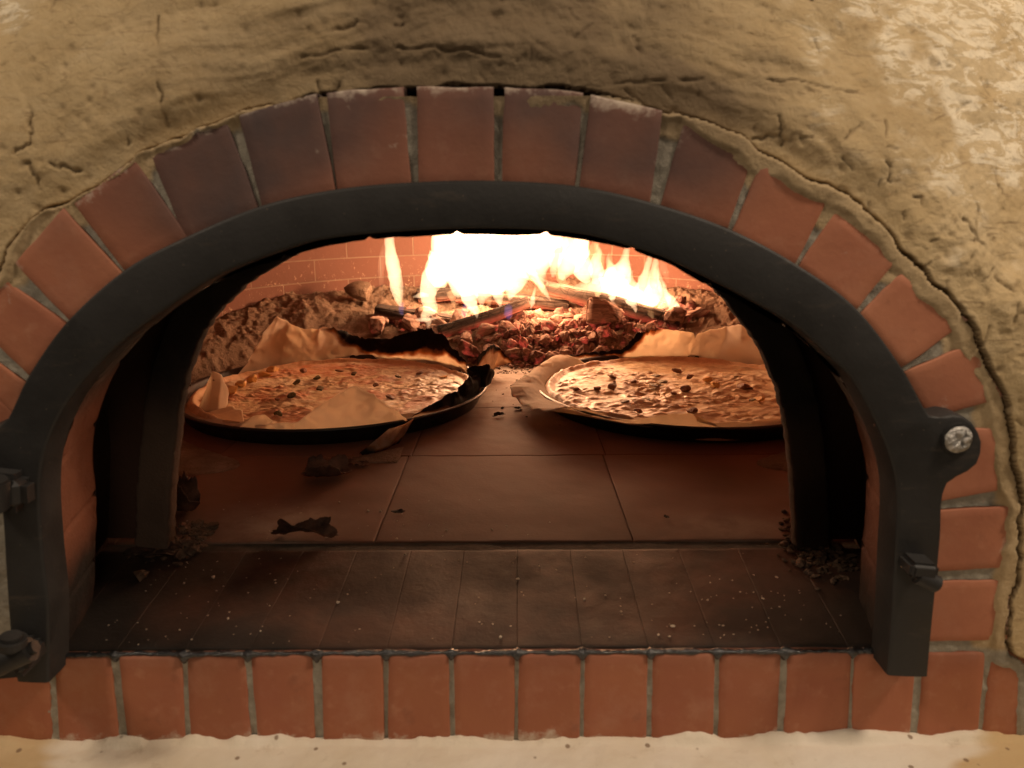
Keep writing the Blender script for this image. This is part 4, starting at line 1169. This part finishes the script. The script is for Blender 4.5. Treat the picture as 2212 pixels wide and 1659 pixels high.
paper('baking_paper', PANS[0], [
    ([(152, (518, 802), 0, N_), (148, (535, 775), 0, N_), (143, (560, 735), .0, N_), (136, (590, 684), .012, N_), (130, (622, 700), .02, N_), (121, (655, 711), .0, 1.25), (114, (690, 710), -.012, 1.1), (108, (702, 704), .0, 1.0),
      (102, (733, 714), .024, .78), (94, (770, 726), .022, .5), (86, (795, 733), .012, .42), (78, (832, 736), .006, .36), (68, (880, 718), .012, .30), (58, (925, 712), .012, .32), (50, (960, 726), .0, .42), (44, (976, 748), 0, .5), (36, (990, 772), .0, .6), (27, (1010, 790), 0, .8)], dict(crum=.0022, n=200)),
    ([(18, (1018, 800), 0, .9), (10, (1022, 795), 0, .8), (4, (1030, 790), .0, .6), (-4, (1040, 800), .0, .35), (-10, (1030, 812), .0, .0), (-16, (1015, 812), .0, -.2), (-24, (1000, 828), .01, -.2), (-32, (985, 850), .01, .1), (-40, (955, 862), .02, .35), (-48, (925, 878), .02, .6), (-56, (893, 898), .01, .9)], dict(r=.250, z0=.020, n=120, crum=.002)),
    ([((1022, 838, .026), (1008, 800), .01, .0), ((1034, 838, .026), (1020, 790), .0, -.3), ((1050, 835, .028), (1055, 790), .0, -.3), ((1060, 828, .02), (1064, 815), 0, -.4)], dict(n=70, crum=.003)),
    ([((1036, 815, .02), (1032, 775), 0, .5), ((1048, 815, .012), (1050, 752), .0, .75), ((1062, 812, .005), (1066, 742), .0, .75), ((1066, 800, .01), (1078, 755), .01, .9), ((1072, 792, .02), (1112, 783), .01, .9)], dict(n=70, crum=.0015, tint=.24)),
    ([(-103, (548, 918), 0, N_), (-99, (585, 916), .0, N_), (-93, (640, 914), .002, N_), (-88, (676, 886), .004, N_), (-83, (716, 860), .006, N_), (-78, (764, 832), .008, N_), (-72, (805, 856), .006, N_), (-66, (848, 882), .004, N_), (-62, (866, 893), .006, 1.3), (-58, (884, 906), .0, .9)], dict(r=.250, z0=.018, crum=.0020)),
    ([(-176, (402, 862), 0, N_), (-168, (404, 884), .0, N_), (-158, (440, 893), .02, N_), (-148, (468, 884), .03, N_), (-137, (500, 878), .03, N_), (-128, (520, 888), .02, N_), (-120, (534, 914), .0, N_), (-114, (548, 898), .006, N_), (-109, (572, 894), .008, N_), (-104, (590, 912), .004, N_)], dict(r=.249, z0=.018, crum=.0014)),
    ([((424, 884, .02), (436, 868), 0, N_), ((434, 888, .02), (446, 828), .0, N_), ((450, 890, .02), (460, 800), .0, N_), ((472, 888, .02), (478, 812), .01, N_), ((488, 880, .02), (494, 845), .02, N_), ((492, 872, .02), (494, 862), .02, N_)], dict(n=60, crum=.0012)),
    ([((840, 926, .028), (780, 975), -.030, .72), ((856, 922, .029), (798, 990), -.030, .7), ((874, 916, .029), (828, 982), -.028, .7), ((894, 904, .028), (862, 958), -.026, .65)], dict(n=60, crum=.0014, tint=.29)),
], 'crumpled baking paper under the left pizza, badly charred along its back edge', 3)
paper('baking_paper', PANS[1], [
    ([(232, (1225, 884), .0, N_), (222, (1165, 886), -.01, N_), (212, (1138, 882), -.01, N_), (202, (1112, 872), -.0, N_), (192, (1100, 843), .0, N_), (184, (1113, 829), .0, N_), (174, (1130, 814), .0, N_), (162, (1152, 799), .0, N_), (150, (1168, 785), .01, N_), (139, (1190, 773), .01, 1.1), (129, (1211, 764), .01, .9)], dict(n=120, crum=.0026, r=.241, z0=.020, hump=.007)),
    ([(134, (1200, 770), .01, 1.0), (120, (1250, 764), .008, .75), (113, (1297, 760), .01, .6), (107, (1340, 756), .006, .55), (104, (1358, 742), .0, .6), (101, (1376, 720), .0, .55), (98, (1392, 715), .006, .8), (93, (1425, 712), .012, .95), (86, (1470, 714), .012, N_), (79, (1500, 719), .004, N_), (77, (1504, 740), .0, N_)], dict(n=200, crum=.0012)),
    ([(78.5, (1506, 722), .012, N_), (72, (1530, 713), .016, N_), (62, (1570, 706), .016, N_), (50, (1598, 700), .006, N_), (38, (1660, 716), 0, N_), (20, (1730, 760), 0, N_), (5, (1790, 800), 0, N_)], dict(crum=.0012)),
    ([(222, (1170, 884), 0, N_), (230, (1205, 882), .006, N_), (236, (1240, 886), .006, N_), (240, (1252, 891), .004, N_), (247, (1300, 904), .008, .9), (254, (1345, 906), .01, 1.1), (260, (1400, 901), .012, N_), (266, (1450, 896), .012, N_), (272, (1500, 893), .010, N_), (273.5, (1508, 912), .002, N_), (280, (1560, 914), .004, N_), (290, (1620, 910), .004, N_), (305, (1700, 902), .0, N_)], dict(r=.250, z0=.018, crum=.0009)),
], 'pale baking paper standing up round the back of the right pizza', 40)

def pizza(c, R, seed, kind, label):
    root = empty('pizza', (c[0], c[1], .0048), label, 'pizza')
    nr2, nt2 = 210, 620
    rr3 = np.linspace(0, 1, nr2)**.8; tt = np.linspace(0, 2*math.pi, nt2, endpoint=False)
    Rg, Tg = np.meshgrid(rr3, tt, indexing='ij')
    edgew = 1+.018*fbm(np.cos(Tg)*3, np.sin(Tg)*3, o=3, s=seed)
    Xp = c[0]+Rg*R*edgew*np.cos(Tg); Yp2 = c[1]+Rg*R*edgew*np.sin(Tg)
    n1 = fbm(Xp*55, Yp2*55, o=4, s=seed+1); n2 = fbm(Xp*17, Yp2*17, o=3, s=seed+2)
    wx = Xp+fbm(Xp*30, Yp2*30, o=2, s=seed+4)*.006; wy = Yp2+fbm(Xp*30, Yp2*30, o=2, s=seed+5)*.006
    cdd, cii = cell(wx*42, wy*62, seed+3); cdd2, cii2 = cell(wx*95, wy*120, seed+6)
    bub = np.maximum(0, .62-cdd)*1.6*(.3+cii); bub2 = np.maximum(0, .6-cdd2)*(.3+cii2)
    inner = sst(.93-Rg, 0, .05)
    bumpm = .25+1.15*sst(fbm(Xp*13, Yp2*13, o=3, s=seed+9), -.3, .35)
    h = .0125+inner*(n1*.0010+n2*.0022+(bub*.0026+bub2*.0016)*bumpm)
    if kind == 'l': h = h+inner*.004*sst(Xp-c[0], .05, .16)
    else: h = h+inner*(.005*np.exp(-(((Xp-c[0]+.1)/.06)**2+((Yp2-c[1]+.1)/.03)**2)))
    h = h+.0075*np.exp(-((Rg-.955)/.028)**2)*(1+.35*fbm(np.cos(Tg)*9, np.sin(Tg)*9, o=3, s=seed+12))
    h = np.where(Rg > .985, h*np.sqrt(np.clip((1-Rg)/.015, 0, 1))+.0003, h)
    cheese = np.array([.74, .56, .33]); pale = np.array([.82, .69, .48]); brown = np.array([.42, .22, .10]); tom = np.array([.62, .14, .05]); dough = np.array([.68, .43, .25]); orange = np.array([.66, .36, .14])
    def mixc(a, b, f): return a*(1-f[..., None])+b*f[..., None]
    colr = mixc(np.broadcast_to(cheese, Xp.shape+(3,)), pale, sst(n2+bub*.3, -.1, .7))
    low = sst(.35-bub-bub2*.3+n2*.3, 0, .35)
    colr = mixc(colr, orange if kind == 'l' else brown, low*(.55 if kind == 'l' else .28))
    if kind == 'l':
        tm = sst(n2+sst(Yp2-c[1], .02, .2)*.9+sst(-(Xp-c[0]), 0, .2)*.3, .35, .9)
        colr = mixc(colr, tom, tm*.55)
        colr = mixc(colr, brown, sst(n1+sst(Xp-c[0], .0, .15)*.4, .35, .8)*.45)
    else:
        colr = mixc(colr, brown, sst(n1, .45, .9)*.35)
    lf = fbm(Xp*14+3, Yp2*20, o=4, s=seed+41)
    colr = mixc(colr, pale*1.04, sst(lf, .15, .6)*.75)
    colr = mixc(colr, brown if kind == 'r' else tom*.8+brown*.2, sst(-lf+n1*.5, .25, .8)*.55)
    colr = mixc(colr, dough, 1-inner)
    colr = mixc(colr, brown, (1-inner)*sst(fbm(np.cos(Tg)*7, np.sin(Tg)*7, o=3, s=seed+20), .2, .9)*.4)
    V = np.stack([Xp, Yp2, .0048+h], -1).reshape(-1, 3)
    mesh_np('cheese_topped_base', V, grid_faces(nr2, nt2, True), PIZZA, root, attrs={'col': colr.reshape(-1, 3)})
    # crust underside rim
    return root, h, R
def chunk_mesh(seed, size, flat=.5, el=1.2):
    me = lumpy_chunk(seed, el, cuts=6); me.transform(Matrix.Diagonal((size, size, size*flat, 1))); return me
def toppings(root, pts_, c):
    for i, (px_, py_, sz, mt, nm, fl) in enumerate(pts_):
        q = P(px_, py_, Z=.024)
        me = chunk_mesh(200+i, sz*1.3, fl, .8+random.random()*1.1); me.materials.append(mt)
        o = link(nm, me, None, root, q-wloc(root)+Vector((0, 0, -.001)))
        o.rotation_euler = (random.uniform(-.4, .4), random.uniform(-.3, .3), random.uniform(0, 6))
p1, _, _ = pizza(PANS[0], .238, 5, 'l', 'left pizza with blistered orange cheese and tomato showing through')
toppings(p1, [(686, 814, .006, BASIL, 'olive_piece', .6), (640, 824, .006, BASIL, 'olive_piece', .6), (632, 852, .0055, BASIL, 'olive_piece', .9), (600, 892, .006, BASIL, 'olive_piece', .8), (765, 806, .005, BASIL, 'olive_piece', .5), (690, 838, .007, BASIL, 'olive_piece', .25),
              (655, 798, .006, HAM, 'tomato_piece', .6), (735, 800, .005, HAM, 'meat_piece', .5), (810, 830, .005, HAM, 'meat_piece', .5), (590, 797, .010, GOLD, 'cheese_lump', .6), (520, 828, .008, GOLD, 'cheese_lump', .8), (545, 818, .008, GOLD, 'cheese_lump', .8), (500, 842, .008, GOLD, 'cheese_lump', .8), (570, 808, .008, GOLD, 'cheese_lump', .7),
              (860, 812, .005, BASIL, 'olive_piece', .4), (905, 805, .005, HAM, 'meat_piece', .5), (840, 855, .005, HAM, 'meat_piece', .5), (960, 812, .006, GOLD, 'cheese_lump', .5), (600, 862, .004, HAM, 'meat_piece', .6)], PANS[0])
p2, _, _ = pizza(PANS[1], .244, 25, 'r', 'right pizza with pale bubbly cheese and small browned meat pieces')
toppings(p2, [(1320, 833, .0075, HAM, 'meat_piece', .8), (1605, 834, .0085, HAM, 'meat_piece', .7), (1465, 800, .007, HAM, 'meat_piece', .6), (1490, 812, .006, HAM, 'meat_piece', .6), (1480, 838, .007, HAM, 'meat_piece', .7), (1290, 838, .006, HAM, 'meat_piece', .6), (1248, 840, .006, HAM, 'meat_piece', .6),
              (1322, 812, .006, HAM, 'meat_piece', .5), (1370, 822, .006, HAM, 'meat_piece', .5), (1420, 810, .006, BASIL, 'herb_leaf', .25), (1432, 823, .008, BASIL, 'herb_leaf', .22), (1412, 830, .007, BASIL, 'herb_leaf', .22), (1393, 862, .007, BASIL, 'herb_leaf', .35), (1350, 868, .007, BASIL, 'herb_leaf', .4), (1528, 818, .007, GOLD, 'cheese_lump', .7), (1545, 830, .007, GOLD, 'cheese_lump', .7),
              (1495, 886, .007, HAM, 'meat_piece', .5), (1640, 860, .007, GOLD, 'cheese_lump', .7), (1628, 862, .004, BASIL, 'herb_leaf', .4), (1380, 886, .006, HAM, 'meat_piece', .3), (1455, 848, .005, HAM, 'meat_piece', .5), (1590, 812, .004, BASIL, 'herb_leaf', .3), (1680, 822, .005, HAM, 'meat_piece', .5)], PANS[1])

# ------------------------------------------------------------------ burnt scraps on the hearth
def scrap(pxs, z, L, Wd, curl, rot, label, seed, mat=CHARP, twist=0, tilt=0):
    q = P(pxs[0], pxs[1], Z=z); nu, nv = 50, 30
    U, Vv = np.meshgrid(np.linspace(-1, 1, nu), np.linspace(-1, 1, nv), indexing='ij')
    out = 1+.22*fbm(np.cos(np.arctan2(Vv, U))*2+seed, np.sin(np.arctan2(Vv, U))*2, o=4, s=seed)
    # square -> ragged oval
    Ux = U*np.sqrt(1-.42*Vv**2)*out; Vy = Vv*np.sqrt(1-.42*U**2)*out
    x = Ux*L/2; y = Vy*Wd/2; zc_ = curl*(Vy**2)*Wd*.5+tilt*Ux**2*L*.3+fbm(x*90, y*90, o=3, s=seed)*.0022+twist*Ux*Vy*Wd*.6
    zc_ = zc_-zc_.min()+.0006
    cr_, sr = math.cos(rot), math.sin(rot)
    V = np.stack([q.x+x*cr_-y*sr, q.y+x*sr+y*cr_, z+zc_], -1)
    o = mesh_np('paper_scrap', V.reshape(-1, 3), grid_faces(nu, nv), mat, None, loc=(q.x, q.y, z))
    s2 = o.modifiers.new('thickness', 'SOLIDIFY'); s2.thickness = .0005
    return tag(o, label, 'paper scrap')
scrap((703, 1030), .0005, .058, .048, .8, .15, 'curled shell-shaped burnt paper scrap in the middle of the left hearth tile', 3, tilt=.2)
scrap((665, 1160), .0005, .062, .026, .75, .1, 'twisted shiny burnt paper scrap near the tile edge above the threshold bricks', 6, twist=.9)
scrap((400, 1105), .0005, .030, .045, 1.4, .3, 'blackened peel of paper standing against the left foot of the inner arch', 9, twist=.4, tilt=1.0)
scrap((335, 1198), .0005, .055, .028, .35, .1, 'flat black sooty flake on the threshold by the left arch foot', 12, FLECKD)
scrap((1078, 899), .0005, .020, .010, .4, .2, 'tiny black paper flake on the hearth between the two pans', 15, FLECKD)
scrap((860, 1108), .0003, .014, .006, .3, .2, 'tiny dark crumb on the centre-left hearth tile joint', 18, FLECKD)
scrap((1118, 884), .0005, .010, .007, .6, .2, 'small black crumb lying beside the left edge of the right pan', 21, FLECKD)
scrap((765, 1004), .0004, .040, .016, .15, -.3, 'thin brown flake just in front of the left pan', 24)
scrap((1440, 1120), .0003, .006, .006, .3, .2, 'single dark speck on the right hearth tile', 27, FLECKD)

def specks(name, pts_, mat, label, cat_, lo, hi):
    VV, FF = [], []; off = 0
    bm = bmesh.new(); bmesh.ops.create_icosphere(bm, subdivisions=1, radius=1)
    bv = np.array([v_.co for v_ in bm.verts]); bf = np.array([[v_.index for v_ in f.verts] for f in bm.faces]); bm.free()
    for x, y in pts_:
        s_ = rng.uniform(lo, hi)*(1 if rng.uniform() < .9 else 1.9)
        sc_ = np.array([rng.uniform(.7, 1.8), rng.uniform(.7, 1.4), rng.uniform(.35, .8)])*s_
        a = rng.uniform(0, 6.28); R = np.array([[math.cos(a), -math.sin(a), 0], [math.sin(a), math.cos(a), 0], [0, 0, 1]])
        v_ = (bv*(1+rng.normal(size=(len(bv), 1))*.22)*sc_) @ R.T+np.array([x, y, sc_[2]*.5+.0004])
        VV.append(v_); FF.append(bf+off); off += len(bv)
    return tag(mesh_np(name, np.vstack(VV), np.vstack(FF), mat, None, smooth=False), label, cat_, kind='stuff')
pts1 = []
for k in range(170):
    x = rng.uniform(-.33, .29); y = rng.uniform(.012, .17)
    if k % 3 == 0: x = rng.uniform(.08, .27); y = rng.uniform(.012, .09)
    if k % 4 == 0: x = rng.uniform(-.33, -.2); y = rng.uniform(.01, .15)
    pts1.append((x, y))
for k in range(60): pts1.append((rng.normal(-.2, .1), rng.uniform(.19, .3)))
pts4 = []
while len(pts4) < 1300:
    x, y = rng.normal(.12, .17), rng.uniform(.985, 1.2)
    if min(math.hypot(x-a, y-b) for a, b in PANS) > PR+.012 and -.34 < x < .42: pts4.append((x, y))
eb = specks('ember_crumbs', pts4, COAL, 'fine broken ember crumbs filling the gaps between the larger charcoal lumps', 'embers', .0012, .0042)
co_ = np.empty(len(eb.data.vertices)*3, np.float32); eb.data.vertices.foreach_get('co', co_); co_ = co_.reshape(-1, 3)
co_[:, 2] += Hpile(co_[:, 0], co_[:, 1])+.002; eb.data.vertices.foreach_set('co', co_.ravel()); eb.data.update()
specks('ash_flecks', pts1, FLECK, 'pale ash flecks scattered over the threshold bricks', 'ash', .0003, .0008)
pts2 = [(rng.normal(-.335, .013), rng.normal(.19, .022)) for k in range(170)] + [(rng.normal(.298, .016), rng.normal(.165, .03)) for k in range(220)]
pts2 = [p for p in pts2 if -.36 < p[0] < .33]
specks('burnt_debris', pts2, DIRT, 'dark burnt crumbs gathered at both feet of the inner arch', 'debris', .0014, .0036)
pts3 = [(rng.normal(-.02, .09), rng.normal(.86, .1)) for k in range(120)]+[(rng.uniform(-.1, .1), rng.uniform(.93, 1.03)) for k in range(260)]
pts3 = [p for p in pts3 if min(math.hypot(p[0]-a, p[1]-b) for a, b in PANS) > PR+.01]
specks('ash_crumbs', pts3, DIRT, 'fine ash and char crumbs strewn on the hearth before the embers', 'ash', .0006, .002)
